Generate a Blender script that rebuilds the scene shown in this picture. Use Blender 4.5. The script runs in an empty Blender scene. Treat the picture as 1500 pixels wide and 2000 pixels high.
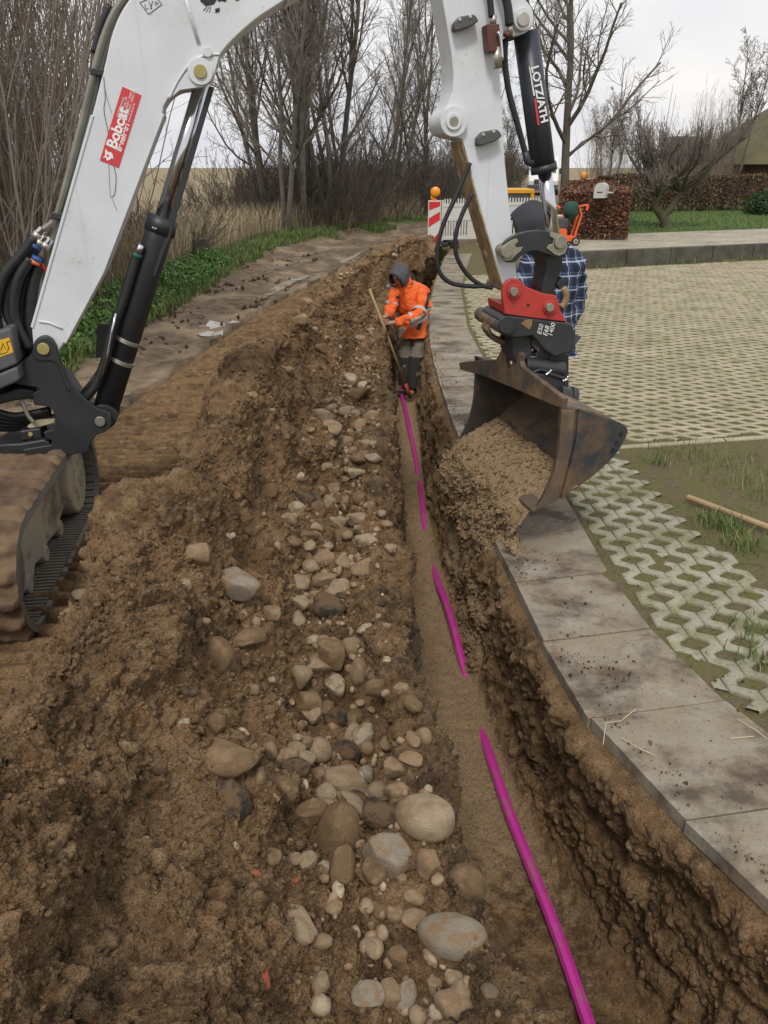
import bpy, bmesh, math, random
import numpy as np
from mathutils import Vector, Matrix
R = math.radians
random.seed(7); rng = np.random.default_rng(7)
scene = bpy.context.scene
COL = scene.collection
# ------------------------------------------------------------------ camera, sky, sun, exposure
TILT = R(23.4); CAMZ = 1.8; FPX = 1560.0
cam = bpy.data.cameras.new('camera'); camo = bpy.data.objects.new('camera', cam); COL.objects.link(camo)
camo.location = (0, 0, CAMZ); camo.rotation_euler = (R(90) - TILT, 0, 0)
cam.sensor_fit = 'VERTICAL'; cam.sensor_height = 36; cam.lens = 36 * FPX / 2000
cam.clip_start = .05; cam.clip_end = 3000
scene.camera = camo
SUN_EL, SUN_AZ = R(52), R(188)          # azimuth measured clockwise from +Y
w = bpy.data.worlds.new("World"); scene.world = w; w.use_nodes = True
nt = w.node_tree; nt.nodes.clear()
N = nt.nodes.new; L = nt.links.new
out = N('ShaderNodeOutputWorld'); bg = N('ShaderNodeBackground'); bg.inputs[1].default_value = .1
sky = N('ShaderNodeTexSky'); sky.sky_type = 'NISHITA'; sky.sun_disc = False
sky.sun_elevation = SUN_EL; sky.sun_rotation = SUN_AZ; sky.air_density = 1.5; sky.dust_density = 4
tc = N('ShaderNodeTexCoord'); mp = N('ShaderNodeMapping'); mp.inputs['Scale'].default_value = (1, 1, 3.2)
n1 = N('ShaderNodeTexNoise'); n1.inputs['Scale'].default_value = 2.2; n1.inputs['Detail'].default_value = 5; n1.inputs['Roughness'].default_value = .55
cr = N('ShaderNodeValToRGB'); e = cr.color_ramp.elements
e[0].position = .3; e[0].color = (5.6, 5.75, 6.2, 1); e[1].position = .68; e[1].color = (8.0, 7.8, 7.6, 1)
mx = N('ShaderNodeMix'); mx.data_type = 'RGBA'; mx.inputs[0].default_value = .93
L(tc.outputs['Generated'], mp.inputs[0]); L(mp.outputs[0], n1.inputs['Vector']); L(n1.outputs['Fac'], cr.inputs[0])
L(sky.outputs[0], mx.inputs[6]); L(cr.outputs[0], mx.inputs[7]); L(mx.outputs[2], bg.inputs[0]); L(bg.outputs[0], out.inputs[0])
sl = bpy.data.lights.new('sun', 'SUN'); so = bpy.data.objects.new('sun', sl); COL.objects.link(so)
sl.energy = 1.4; sl.angle = R(12); sl.color = (1, .96, .9)
so.rotation_euler = (R(90) - SUN_EL, 0, -SUN_AZ + math.pi)
so.rotation_euler = Vector((-math.sin(SUN_AZ) * math.cos(SUN_EL), -math.cos(SUN_AZ) * math.cos(SUN_EL), -math.sin(SUN_EL))).to_track_quat('-Z', 'Y').to_euler()
vs = scene.view_settings; vs.view_transform = 'Standard'; vs.look = 'None'; vs.exposure = 0.42; vs.gamma = 1
scene.cycles.max_bounces = 5; scene.cycles.diffuse_bounces = 3; scene.cycles.glossy_bounces = 3; scene.cycles.transparent_max_bounces = 8

# ------------------------------------------------------------------ numeric helpers
def _ray(u, v):
    x = (u - 750) / FPX; y = (1000 - v) / FPX
    return Vector((x, math.cos(TILT) + y * math.sin(TILT), -math.sin(TILT) + y * math.cos(TILT)))
def G(u, v, z=0.0):
    d = _ray(u, v); k = (z - CAMZ) / d.z
    return Vector((0, 0, CAMZ)) + d * k
def AT(u, v, y):
    d = _ray(u, v); return Vector((0, 0, CAMZ)) + d * (y / d.y)
def ONP(u, v, p0, n):
    d = _ray(u, v); c = Vector((0, 0, CAMZ)); return c + d * ((Vector(p0) - c).dot(n) / d.dot(n))

_perm = np.random.default_rng(3).permutation(512).astype(np.int64)
_perm = np.concatenate([_perm, _perm, _perm])
_gr = np.random.default_rng(4).normal(size=(512, 3)); _gr /= np.linalg.norm(_gr, axis=1)[:, None]
def perlin(P, scale, seed=0):
    P = np.asarray(P, float) * scale + seed * 17.31
    I = np.floor(P).astype(np.int64); F = P - I; I &= 511
    U = F * F * F * (F * (F * 6 - 15) + 10)
    def gdot(i, j, k):
        h = _perm[_perm[_perm[I[:, 0] + i & 511] + (I[:, 1] + j & 511) & 511] + (I[:, 2] + k & 511) & 511]
        g = _gr[h]
        return g[:, 0] * (F[:, 0] - i) + g[:, 1] * (F[:, 1] - j) + g[:, 2] * (F[:, 2] - k)
    def lerp(a, b, t): return a + (b - a) * t
    x00 = lerp(gdot(0, 0, 0), gdot(1, 0, 0), U[:, 0]); x10 = lerp(gdot(0, 1, 0), gdot(1, 1, 0), U[:, 0])
    x01 = lerp(gdot(0, 0, 1), gdot(1, 0, 1), U[:, 0]); x11 = lerp(gdot(0, 1, 1), gdot(1, 1, 1), U[:, 0])
    return lerp(lerp(x00, x10, U[:, 1]), lerp(x01, x11, U[:, 1]), U[:, 2]) * 1.5
def sm(a, b, x):
    t = np.clip((x - a) / (b - a), 0, 1); return t * t * (3 - 2 * t)

# ------------------------------------------------------------------ material helpers
def new_mat(name):
    m = bpy.data.materials.new(name); m.use_nodes = True
    return m, m.node_tree, m.node_tree.nodes['Principled BSDF']
def nd(t, typ, **kw):
    n = t.nodes.new(typ)
    for k, v in kw.items():
        if k[0] == 'i' and k[1:].isdigit(): n.inputs[int(k[1:])].default_value = v
        elif k.startswith('in_'): n.inputs[k[3:]].default_value = v
        else: setattr(n, k, v)
    return n
def noise(t, scale, detail=4, rough=.55, vec=None, dist=0):
    n = nd(t, 'ShaderNodeTexNoise'); n.inputs['Scale'].default_value = scale; n.inputs['Detail'].default_value = detail
    n.inputs['Roughness'].default_value = rough; n.inputs['Distortion'].default_value = dist
    if vec is None: vec = objco(t)
    t.links.new(vec, n.inputs['Vector']); return n.outputs['Fac']
def objco(t):
    for n in t.nodes:
        if n.type == 'TEX_COORD': return n.outputs['Object']
    return nd(t, 'ShaderNodeTexCoord').outputs['Object']
def ramp(t, fac, stops):
    r = nd(t, 'ShaderNodeValToRGB'); els = r.color_ramp.elements
    while len(els) < len(stops): els.new(.5)
    for el, (p, c) in zip(els, stops):
        el.position = p; el.color = (c[0], c[1], c[2], 1) if not isinstance(c, (int, float)) else (c, c, c, 1)
    t.links.new(fac, r.inputs[0]); return r.outputs[0]
def mixc(t, fac, a, b):
    m = nd(t, 'ShaderNodeMix', data_type='RGBA')
    for i, x in ((0, fac), (6, a), (7, b)):
        if isinstance(x, (int, float)): m.inputs[i].default_value = x
        elif isinstance(x, (tuple, list)): m.inputs[i].default_value = (*x[:3], 1)
        else: t.links.new(x, m.inputs[i])
    return m.outputs[2]
def math_(t, op, a, b=0.0):
    m = nd(t, 'ShaderNodeMath', operation=op)
    for i, x in ((0, a), (1, b)):
        if isinstance(x, (int, float)): m.inputs[i].default_value = x
        else: t.links.new(x, m.inputs[i])
    return m.outputs[0]
def bump(t, bs, height, strength=.3, dist=.01):
    b = nd(t, 'ShaderNodeBump'); b.inputs['Strength'].default_value = strength; b.inputs['Distance'].default_value = dist
    t.links.new(height, b.inputs['Height']); t.links.new(b.outputs[0], bs.inputs['Normal'])
def setc(t, bs, c):
    if isinstance(c, (tuple, list)): bs.inputs['Base Color'].default_value = (*c[:3], 1)
    else: t.links.new(c, bs.inputs['Base Color'])
def pm(name, a, b=None, scale=8, rough=.6, metal=0, bmp=0, bscale=60, lo=.35, hi=.65, dirt=None, dscale=4, dlo=.55, dhi=.7, spec=.5):
    m, t, bs = new_mat(name)
    c = a
    if b is not None: c = mixc(t, ramp(t, noise(t, scale), [(lo, 0.), (hi, 1.)]), a, b)
    if dirt is not None: c = mixc(t, ramp(t, noise(t, dscale, 8, .7), [(dlo, 0.), (dhi, 1.)]), c, dirt)
    setc(t, bs, c); bs.inputs['Roughness'].default_value = rough; bs.inputs['Metallic'].default_value = metal
    bs.inputs['Specular IOR Level'].default_value = spec
    if bmp: bump(t, bs, noise(t, bscale, 6, .6), bmp, .01)
    return m

# ------------------------------------------------------------------ object helpers
def tag(o, label=None, cat=None, group=None, kind=None):
    if label: o['label'] = label
    if cat: o['category'] = cat
    if group: o['group'] = group
    if kind: o['kind'] = kind
    return o
def thing(name, label, cat, loc=(0, 0, 0), group=None):
    o = bpy.data.objects.new(name, None); COL.objects.link(o); o.location = loc; o.empty_display_size = .1
    return tag(o, label, cat, group)
class MB:
    def __init__(s): s.v = []; s.f = []; s.n = 0
    def add(s, V, F):
        V = np.asarray([tuple(p) for p in V] if not isinstance(V, np.ndarray) else V, float)
        s.v.append(V); s.f += [tuple(i + s.n for i in f) for f in F]; s.n += len(V); return s
    def box(s, c, d, rot=None):
        c = Vector(c); hx, hy, hz = d[0] / 2, d[1] / 2, d[2] / 2
        V = [Vector((x, y, z)) for x in (-hx, hx) for y in (-hy, hy) for z in (-hz, hz)]
        if rot is not None: V = [rot @ p for p in V]
        return s.add([p + c for p in V], [(0, 1, 3, 2), (4, 6, 7, 5), (0, 4, 5, 1), (2, 3, 7, 6), (0, 2, 6, 4), (1, 5, 7, 3)])
    def tube(s, pts, r, sides=10, cap=True):
        pts = [Vector(p) for p in pts]; n = len(pts)
        if not hasattr(r, '__len__'): r = [r] * n
        V = []; F = []; up = None
        for i, p in enumerate(pts):
            d = (pts[min(i + 1, n - 1)] - pts[max(i - 1, 0)])
            d = d.normalized() if d.length > 1e-9 else Vector((0, 0, 1))
            if up is None: up = d.orthogonal().normalized()
            up = (up - d * up.dot(d)); up = up.normalized() if up.length > 1e-6 else d.orthogonal().normalized()
            b = d.cross(up)
            for k in range(sides):
                a = 2 * math.pi * k / sides; V.append(p + (up * math.cos(a) + b * math.sin(a)) * r[i])
        for i in range(n - 1):
            for k in range(sides):
                k2 = (k + 1) % sides; F.append((i * sides + k, i * sides + k2, (i + 1) * sides + k2, (i + 1) * sides + k))
        if cap: F.append(tuple(reversed(range(sides)))); F.append(tuple((n - 1) * sides + k for k in range(sides)))
        return s.add(V, F)
    def prism(s, poly, ext):
        poly = [Vector(p) for p in poly]; ext = Vector(ext); n = len(poly)
        nrm = Vector((0, 0, 0))
        for i in range(n): nrm += poly[i].cross(poly[(i + 1) % n])
        if nrm.dot(ext) > 0: poly.reverse()
        F = [tuple(range(n)), tuple(reversed(range(n, 2 * n)))]
        F += [(i, i + n, (i + 1) % n + n, (i + 1) % n) for i in range(n)]
        return s.add(poly + [p + ext for p in poly], F)
    def ball(s, c, r, sub=2, nz=0, nscale=4, seed=0, rot=None):
        V, F = ICO[sub]; V = V.copy()
        if nz: V = V * (1 + nz * (perlin(V + seed * 3.7, nscale / 4) + .5 * perlin(V + seed, nscale / 2)))[:, None]
        V = V * np.array(r if hasattr(r, '__len__') else (r, r, r))
        if rot is not None: V = V @ np.array(rot.to_3x3()).T
        return s.add(V + np.array(c), F)
    def build(s, name, m, parent=None, smooth=False, bevel=0, bseg=2, auto=False):
        V = np.concatenate(s.v) if s.v else np.zeros((0, 3))
        if parent is not None: V = V - np.array(wloc(parent))
        me = bpy.data.meshes.new(name); me.from_pydata(V.tolist(), [], s.f)
        if m: me.materials.append(m)
        if smooth: me.polygons.foreach_set('use_smooth', [True] * len(me.polygons))
        o = bpy.data.objects.new(name, me); COL.objects.link(o)
        if parent is not None: o.parent = parent
        if bevel:
            b = o.modifiers.new('bevel', 'BEVEL'); b.width = bevel; b.segments = bseg; b.limit_method = 'ANGLE'; b.angle_limit = R(35)
            me.polygons.foreach_set('use_smooth', [True] * len(me.polygons)); b.harden_normals = True
        return o
def wloc(o):
    p = Vector((0, 0, 0))
    while o is not None: p += o.location; o = o.parent
    return p
def _ico(sub):
    b = bmesh.new(); bmesh.ops.create_icosphere(b, subdivisions=sub, radius=1)
    V = np.array([v.co[:] for v in b.verts]); F = [tuple(v.index for v in f.verts) for f in b.faces]; b.free(); return V, F
ICO = {i: _ico(i) for i in (1, 2, 3, 4)}
def fast_mesh(name, V, Q, m, parent=None, smooth=True, attrs=None):
    """V (n,3) array, Q (m,k) index array"""
    me = bpy.data.meshes.new(name); k = Q.shape[1]
    me.vertices.add(len(V)); me.vertices.foreach_set('co', np.ascontiguousarray(V, dtype=np.float32).ravel())
    me.loops.add(Q.size); me.loops.foreach_set('vertex_index', Q.astype(np.int32).ravel())
    me.polygons.add(len(Q)); me.polygons.foreach_set('loop_start', np.arange(0, Q.size, k, dtype=np.int32))
    me.polygons.foreach_set('loop_total', np.full(len(Q), k, dtype=np.int32))
    if smooth: me.polygons.foreach_set('use_smooth', np.ones(len(Q), dtype=bool))
    me.update(calc_edges=True)
    for an, av in (attrs or {}).items():
        a = me.attributes.new(an, 'FLOAT', 'POINT'); a.data.foreach_set('value', np.asarray(av, dtype=np.float32))
    if m: me.materials.append(m)
    o = bpy.data.objects.new(name, me); COL.objects.link(o)
    if parent is not None: o.parent = parent
    return o
def gridq(nr, nc):
    i = np.arange(nr * nc).reshape(nr, nc)
    return np.stack([i[:-1, :-1], i[:-1, 1:], i[1:, 1:], i[1:, :-1]], -1).reshape(-1, 4)
def dup(root, loc, rz=0, scale=1, label=None, group=None):
    r = root.copy(); COL.objects.link(r); r.location = loc; r.rotation_euler = (0, 0, rz); r.scale = (scale,) * 3 if not hasattr(scale, '__len__') else scale
    if label: r['label'] = label
    if group: r['group'] = group
    for ch in list(root.children):
        c = ch.copy(); COL.objects.link(c); c.parent = r
        for g in ch.children:
            d = g.copy(); COL.objects.link(d); d.parent = c
    return r
def tubes(polys, sides=3):
    """batch tubes: list of (pts(n,3), radii(n)) -> V,Q"""
    by = {}
    for p, r in polys: by.setdefault(len(p), []).append((p, r))
    Vs, Qs, off = [], [], 0
    for n, lst in by.items():
        P = np.array([a for a, _ in lst]); Rr = np.array([b for _, b in lst])
        D = np.empty_like(P); D[:, 1:-1] = P[:, 2:] - P[:, :-2]; D[:, 0] = P[:, 1] - P[:, 0]; D[:, -1] = P[:, -1] - P[:, -2]
        D /= np.linalg.norm(D, axis=2)[..., None] + 1e-9
        A = np.zeros_like(D); A[..., 0] = 1; A[np.abs(D[..., 0]) > .8] = (0, 1, 0)
        U = np.cross(D, A); U /= np.linalg.norm(U, axis=2)[..., None] + 1e-9; W = np.cross(D, U)
        rings = []
        for k in range(sides):
            a = 2 * math.pi * k / sides; rings.append(P + (U * math.cos(a) + W * math.sin(a)) * Rr[..., None])
        V = np.stack(rings, 2); m = len(lst)
        idx = np.arange(m * n * sides).reshape(m, n, sides); nx = np.roll(idx, -1, 2)
        Q = np.stack([idx[:, :-1], nx[:, :-1], nx[:, 1:], idx[:, 1:]], -1).reshape(-1, 4)
        Vs.append(V.reshape(-1, 3)); Qs.append(Q + off); off += m * n * sides
    return np.concatenate(Vs), np.concatenate(Qs)
# ------------------------------------------------------------------ ground line functions (y -> x)
def F1(tab):
    ys, xs = zip(*tab); return lambda y: np.interp(y, ys, xs)
EL = F1([(-2, 1.7), (-1, 1.3), (.5, .62), (.9,.42), (1.21, .325), (1.47, .265), (1.74, .225), (2.34, .13), (3.1, .09), (3.93, .07), (6.17, .06), (7.5, .04), (9.6, .0), (11.3, .12), (13, .31), (18, .85), (20.7, 1.25), (24, 1.9)])
SL = F1([(-2, 2.62), (-1, 2.2), (.5, 1.52), (1.15, 1.24), (1.58, 1.04), (1.99, .86), (2.51, .69), (3.31, .63), (3.88, .58), (5.96, .53), (7.66, .49), (9.5, .53), (11.3, .62), (14, .86), (18.3, 1.34), (20.7, 1.71), (24, 2.4)])
SR = F1([(-2, 3.2), (-1, 2.75), (.5, 2.05), (1.2, 1.76), (1.6, 1.6), (2.24, 1.33), (2.61, 1.18), (3.26, 1.09), (4.23, 1.08), (8.35, 1.02), (9.8, 1.02), (13.4, 1.25), (18.3, 1.9), (24, 3.0)])
FR = F1([(-2, 2.3), (-1, 1.9), (.5, 1.3), (1.15, 1.1), (1.73, .93), (2.34, .74), (3.03, .6), (3.93, .52), (4.46, .47), (6.12, .38), (9.18, .40), (11.3, .5), (14, .74), (18, 1.2), (24, 2.2)])
CX = F1([(-2, -.78), (.7, -.80), (1.8, -.83), (3.85, -.88), (5.2, -.87), (7.3, -.68), (10.9, -.36), (15.2, .4), (17.5, .8), (20, 1.1), (24, 1.7)])
CZ = F1([(-2, .78), (.7, .80), (1.8, .77), (2.7, .70), (3.85, .64), (5.2, .65), (7.3, .66), (10.9, .62), (15.2, .6), (17, .45), (18.5, .1), (20, .0), (24, 0)])
TEND = 21.0
# ------------------------------------------------------------------ soil material
def soil_mat():
    m, t, bs = new_mat('soil')
    at = lambda n: nd(t, 'ShaderNodeAttribute', attribute_name=n).outputs['Fac']
    geo = nd(t, 'ShaderNodeNewGeometry'); P = geo.outputs['Position']
    big = noise(t, 3.2, 5, .6, P); mid = noise(t, 17, 6, .65, P); fine = noise(t, 120, 4, .7, P); vf = noise(t, 420, 2, .6, P)
    c = mixc(t, ramp(t, big, [(.38, 0.), (.62, 1.)]), (.135, .075, .032), (.33, .195, .09))
    c = mixc(t, ramp(t, mid, [(.42, 0.), (.68, 1.)]), c, (.42, .275, .145))
    c = mixc(t, ramp(t, noise(t, 9, 7, .7, P, .5), [(.55, 0.), (.68, .8)]), c, (.055, .037, .024))
    sandc = mixc(t, fine, (.40, .27, .145), (.60, .43, .25))
    sfac = math_(t, 'ADD', at('sand'), math_(t, 'MULTIPLY', math_(t, 'SUBTRACT', mid, .5), 1.1))
    c = mixc(t, ramp(t, sfac, [(.35, 0.), (.65, 1.)]), c, sandc)
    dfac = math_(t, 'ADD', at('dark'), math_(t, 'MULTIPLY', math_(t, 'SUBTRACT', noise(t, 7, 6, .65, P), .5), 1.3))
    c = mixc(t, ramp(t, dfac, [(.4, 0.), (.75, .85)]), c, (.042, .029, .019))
    c = mixc(t, ramp(t, fine, [(.32, .75), (.5, 0.)]), c, (.045, .030, .019))  # crevice shade painted into the colour where the fine bump is low
    c = mixc(t, ramp(t, noise(t, 230, 3, .7, P), [(.34, .7), (.5, 0.)]), c, (.04, .027, .017)); c = mixc(t, ramp(t, vf, [(.60, 0.), (.72, .8)]), c, (.50, .38, .24))
    c = mixc(t, ramp(t, noise(t, 75, 2, .5, P), [(.7, 0.), (.74, .7)]), c, (.36, .29, .2))
    setc(t, bs, c); bs.inputs['Roughness'].default_value = .92; bs.inputs['Specular IOR Level'].default_value = .25
    h = math_(t, 'ADD', math_(t, 'MULTIPLY', fine, 1.0), math_(t, 'MULTIPLY', vf, .45))
    bump(t, bs, h, 1.0, .016)
    return m
SOIL = soil_mat()
# ------------------------------------------------------------------ trench + spoil heap (one swept sheet)
def rows():
    ys = [-2.0]; 
    while ys[-1] < .6: ys.append(ys[-1] + .05)
    while ys[-1] < TEND: ys.append(ys[-1] + max(.0042, .0029 * ys[-1]))
    return np.array(ys)
Y = rows()
def profile(y):
    el, sl_, fr, cx, cz = EL(y), SL(y), FR(y), CX(y), CZ(y)
    g = el - .30 - .05 * np.sin(y * 1.7); zg = .06 + .05 * np.sin(y * 2.3 + 1)
    wide = np.maximum(g - cx, .25)
    o = np.ones_like(y); dp = -.87; dip = 1 - .75 * np.exp(-((y - 8.7) / 1.3) ** 2); zg = zg * dip; fw = np.interp(y, [0, 2, 3.8, 6], [.32, .24, .26, .42])
    pts = [(cx - 1.5, -.10 * o), (cx - 1.2, .015 * o), (cx - fw - .2, .03 * o), (cx - fw, np.minimum(.07, cz)), (cx - fw * .48, cz * .62), (cx - .04, cz * .97), (cx + .08, cz * .98), (cx + .25 * wide, cz * .84),
           (cx + .58 * wide, zg + .40 * (cz - zg)), (cx + .84 * wide, zg + .07 * (cz - zg)), (g, zg), (g + .08, zg + .02), (el - .13, .17 * dip), (el - .05, .15 * dip), (el, .05 * o), (el + .025, -.15 * o), (el + .04, -.5 * o), (el + .06, -.8 * o),
           (el + .11, dp * o + .01), ((el + fr) / 2, dp * o), (fr - .07, dp * o + .015), (fr - .005, -.78 * o), (fr + .02, -.6 * o), ((fr * .5 + sl_ * .5) - .0, -.38 * o), (sl_ - .05, -.125 * o), (sl_ - .012, -.052 * o), (sl_ + .16, -.065 * o)]
    return np.stack([np.stack(p, -1) for p in pts], 1)          # rows, K, 2
PR = profile(Y)
ncs = [5, 10, 8, 34, 24, 14, 48, 92, 80, 34, 14, 26, 14, 14, 18, 20, 16, 10, 20, 20, 14, 28, 42, 42, 16, 6]
tt = []
for k, n in enumerate(ncs): tt += [k + j / n for j in range(n)]
tt.append(len(ncs)); tt = np.array(tt)
def sample(PR, tt):                                              # Catmull-Rom softened by linear
    K = PR.shape[1]; i = np.minimum(tt.astype(int), K - 2); f = (tt - i)[None, :, None]
    p1 = PR[:, i]; p2 = PR[:, i + 1]; p0 = PR[:, np.maximum(i - 1, 0)]; p3 = PR[:, np.minimum(i + 2, K - 1)]
    cr_ = .5 * (2 * p1 + (p2 - p0) * f + (2 * p0 - 5 * p1 + 4 * p2 - p3) * f * f + (3 * p1 - p0 - 3 * p2 + p3) * f ** 3)
    return cr_ * .6 + (p1 + (p2 - p1) * f) * .4
S = sample(PR, tt); nr, nc = S.shape[:2]
P = np.empty((nr, nc, 3)); P[..., 0] = S[..., 0]; P[..., 1] = Y[:, None]; P[..., 2] = S[..., 1]
TT = np.broadcast_to(tt, (nr, nc))
def normals(P):
    du = np.gradient(P, axis=0); dv = np.gradient(P, axis=1); n = np.cross(dv, du); n /= np.linalg.norm(n, axis=2)[..., None] + 1e-12; return n
Nn = normals(P); Pf = P.reshape(-1, 3); T = TT.reshape(-1); yy = Pf[:, 1]
floor_m = sm(17.6, 18.3, T) * (1 - sm(20.2, 21.2, T)); wallR = sm(20.6, 21.3, T) * (1 - sm(24.2, 24.9, T)); wallL = sm(13.6, 14.6, T) * (1 - sm(17.2, 18, T))
heap = sm(2.7, 4, T) * (1 - sm(13.4, 14.4, T)); road = 1 - sm(2.4, 3.4, T)
amp = heap * 1.0 + floor_m * .35 + wallR * .5 + wallL * .8 + road * .3
lowf = perlin(Pf, 1.6, 1) * .13 * heap + perlin(Pf * (1, .6, 1), 3.6, 2) * .10 * (heap + wallR * .45 + wallL * .4)
b = lambda s, sd: np.abs(perlin(Pf, s, sd))
d = lowf + amp * (perlin(Pf, 8, 3) * .034 + (b(11, 4) - .25) * .05 + (b(23, 5) - .25) * .032 + (b(47, 6) - .25) * .022 + (b(95, 7) - .25) * .015 + (b(180, 8) - .25) * .008)
d -= floor_m * .0
d += (wallR + wallL * .6) * .034 * perlin(Pf * (1, .65, 2.2), 5.5, 12) + wallR * .02 * perlin(Pf * (1, 2.2, .5), 9, 13)
d += wallR * .012 * sm(-.05, .25, perlin(Pf * (1, 1, .5), 5, 11))
edge = sm(0, 1.0, T) * (1 - sm(24.6, 25.2, T)); d *= edge
far = sm(TEND - 2.5, TEND, yy)
V = Pf + Nn.reshape(-1, 3) * d[:, None]
# tyre / track prints on the haul road beside the heap
cxv = CX(yy); band = sm(cxv - 1.32, cxv - 1.2, V[:, 0]) * (1 - sm(cxv - .42, cxv - .30, V[:, 0])) * (yy > 2)
ph = yy + .06 * perlin(Pf, 2.0, 21) + .05 * (V[:, 0] - cxv)
rip = 1 - np.exp(-((((ph / .105) % 1) - .5) / .17) ** 2)
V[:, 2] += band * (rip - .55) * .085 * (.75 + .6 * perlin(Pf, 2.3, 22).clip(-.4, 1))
V[:, 2] = np.where((T > 24.4), np.minimum(V[:, 2], -.052), V[:, 2])
V[:, 2] -= far * .0
sand = floor_m * (.85 + .0 * yy) + road * .25 + .28 * heap * sm(.1, .5, perlin(Pf, 1.1, 31)) - wallR * .05
sand -= floor_m * .6 * (1 - sm(1.9, 3.0, yy))
sand += wallR * sm(-.15, .35, perlin(Pf, 2.2, 33)) * .28 + wallR * .55 * np.exp(-((yy - 4.6) / .9) ** 2)
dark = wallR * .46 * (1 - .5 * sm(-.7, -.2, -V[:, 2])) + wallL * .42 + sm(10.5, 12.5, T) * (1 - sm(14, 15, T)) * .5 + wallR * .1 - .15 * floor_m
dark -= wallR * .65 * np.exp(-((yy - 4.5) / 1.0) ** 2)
dark += road * .05 + band * (1 - rip) * .25  # grooves of the prints get painted shade through the dark attribute
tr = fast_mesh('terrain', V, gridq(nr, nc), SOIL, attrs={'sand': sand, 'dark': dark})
tag(tr, kind='structure')
HV = V.reshape(nr, nc, 3)
heapcols = np.where((tt > 2.8) & (tt < 14))[0]
def surf(x, y):
    """height of the spoil heap at x, y (heap part only)"""
    i = min(int(np.searchsorted(Y, y)), nr - 1); xs = HV[i, heapcols, 0]; zs = HV[i, heapcols, 2]
    k = int(np.argmin(np.abs(xs - x))); return float(zs[max(0, k - 1):k + 2].max())
# ------------------------------------------------------------------ big ground sheet
def ground_mat():
    m, t, bs = new_mat('ground')
    at = lambda n: nd(t, 'ShaderNodeAttribute', attribute_name=n).outputs['Fac']
    P = nd(t, 'ShaderNodeNewGeometry').outputs['Position']
    a, b2, f = noise(t, .9, 6, .65, P), noise(t, 6, 7, .7, P), noise(t, 60, 4, .7, P)
    mud = mixc(t, ramp(t, b2, [(.35, 0.), (.65, 1.)]), (.070, .050, .034), (.19, .14, .092))
    mud = mixc(t, ramp(t, a, [(.48, 0.), (.64, .9)]), mud, (.30, .225, .145))
    gr = mixc(t, ramp(t, b2, [(.35, 0.), (.7, 1.)]), (.045, .08, .018), (.11, .13, .035))
    dry = mixc(t, ramp(t, b2, [(.35, 0.), (.7, 1.)]), (.17, .135, .075), (.36, .29, .175))
    moss = mixc(t, ramp(t, b2, [(.4, 0.), (.66, 1.)]), (.135, .105, .06), (.125, .125, .032))
    moss = mixc(t, ramp(t, noise(t, 14, 4, .6, P), [(.55, 0.), (.72, .8)]), moss, (.06, .075, .018))
    moss = mixc(t, ramp(t, f, [(.3, .7), (.5, 0.)]), moss, (.05, .04, .022))
    c = mixc(t, at('grass'), mud, gr); c = mixc(t, at('dry'), c, dry); c = mixc(t, at('moss'), c, moss)
    lawn = mixc(t, ramp(t, noise(t, 2.5, 6, .7, P), [(.35, 0.), (.7, 1.)]), (.05, .105, .018), (.12, .15, .035))
    c = mixc(t, at('lawn'), c, lawn)
    setc(t, bs, c); bs.inputs['Roughness'].default_value = .9; bs.inputs['Specular IOR Level'].default_value = .3
    bump(t, bs, math_(t, 'ADD', b2, f), .5, .03)
    return m
GXs = np.concatenate([-np.geomspace(1500, 9, 26), np.arange(-8.6, 3.2, .085), np.arange(3.2, 14, .35), np.geomspace(14, 1500, 24)])
GYs = np.concatenate([-np.geomspace(200, 3, 10), np.arange(-2, 1.5, .2), np.arange(1.5, 12, .06), np.arange(12, 32, .15), np.geomspace(32, 2500, 40)])
gx, gy = np.meshgrid(GXs, GYs); gp_ = np.stack([gx.ravel(), gy.ravel(), np.zeros(gx.size)], 1)
X, Yg = gp_[:, 0], gp_[:, 1]
VERGE = F1([(-10, -3.3), (6, -3.1), (10, -3.2), (13, -3.0), (16, -3.0), (19, -2.7), (21, -2.6), (25, -.3), (31, 1.9), (42, 5.2), (62, 9.4), (80, 13), (2500, 800)])
RDR = F1([(-10, 3), (16, 2.2), (18, 2.4), (25, 4.0), (31, 6.0), (42, 9.2), (62, 13.6), (80, 18), (2500, 830)])
nz = perlin(gp_, .35, 41) * .12 + perlin(gp_, 1.3, 42) * .05
verge = sm(-.25, .35, VERGE(Yg) - X + perlin(gp_, 1.1, 43) * .5)
left = (X < CX(Yg) - .2) | (Yg > TEND)
z = np.full(len(X), -.008)
z = np.where(left, z + .008 + .045 * perlin(gp_, 2.2, 44) + .03 * perlin(gp_, 6, 45) + .018 * perlin(gp_, 15, 46), z)
z += verge * (.12 + nz + .03 * perlin(gp_, 4, 47)) * (Yg < 200)
ruts = (Yg < 26) * left * (1 - verge)
off = X - (CX(Yg) - 1.75)
z -= ruts * (.05 * np.exp(-(off / .22) ** 2) + .05 * np.exp(-((off + .95) / .25) ** 2))
tz = (X > CX(Yg) - 1.36) & (X < SL(Yg) + .13) & (Yg < TEND - .25)
z = np.where(tz, -1.6, z)
fieldz = sm(30, 140, np.hypot(X, Yg)) * (X < VERGE(Yg) - 3)
z -= fieldz * np.clip((np.hypot(X, Yg) - 30) * .004, 0, 2.2)
mossy = (X > SR(Yg)) & (X < 3.2) & (Yg < 5.4) & (Yg > -1.5)
z += np.where(mossy, np.clip(.6 * perlin(gp_, 2.4, 49) + .35 * perlin(gp_, 7, 52) - .09, -.25, 1) * .026 + .004 * np.exp(-((X - SR(Yg)) / .10) ** 2), 0)
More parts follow.
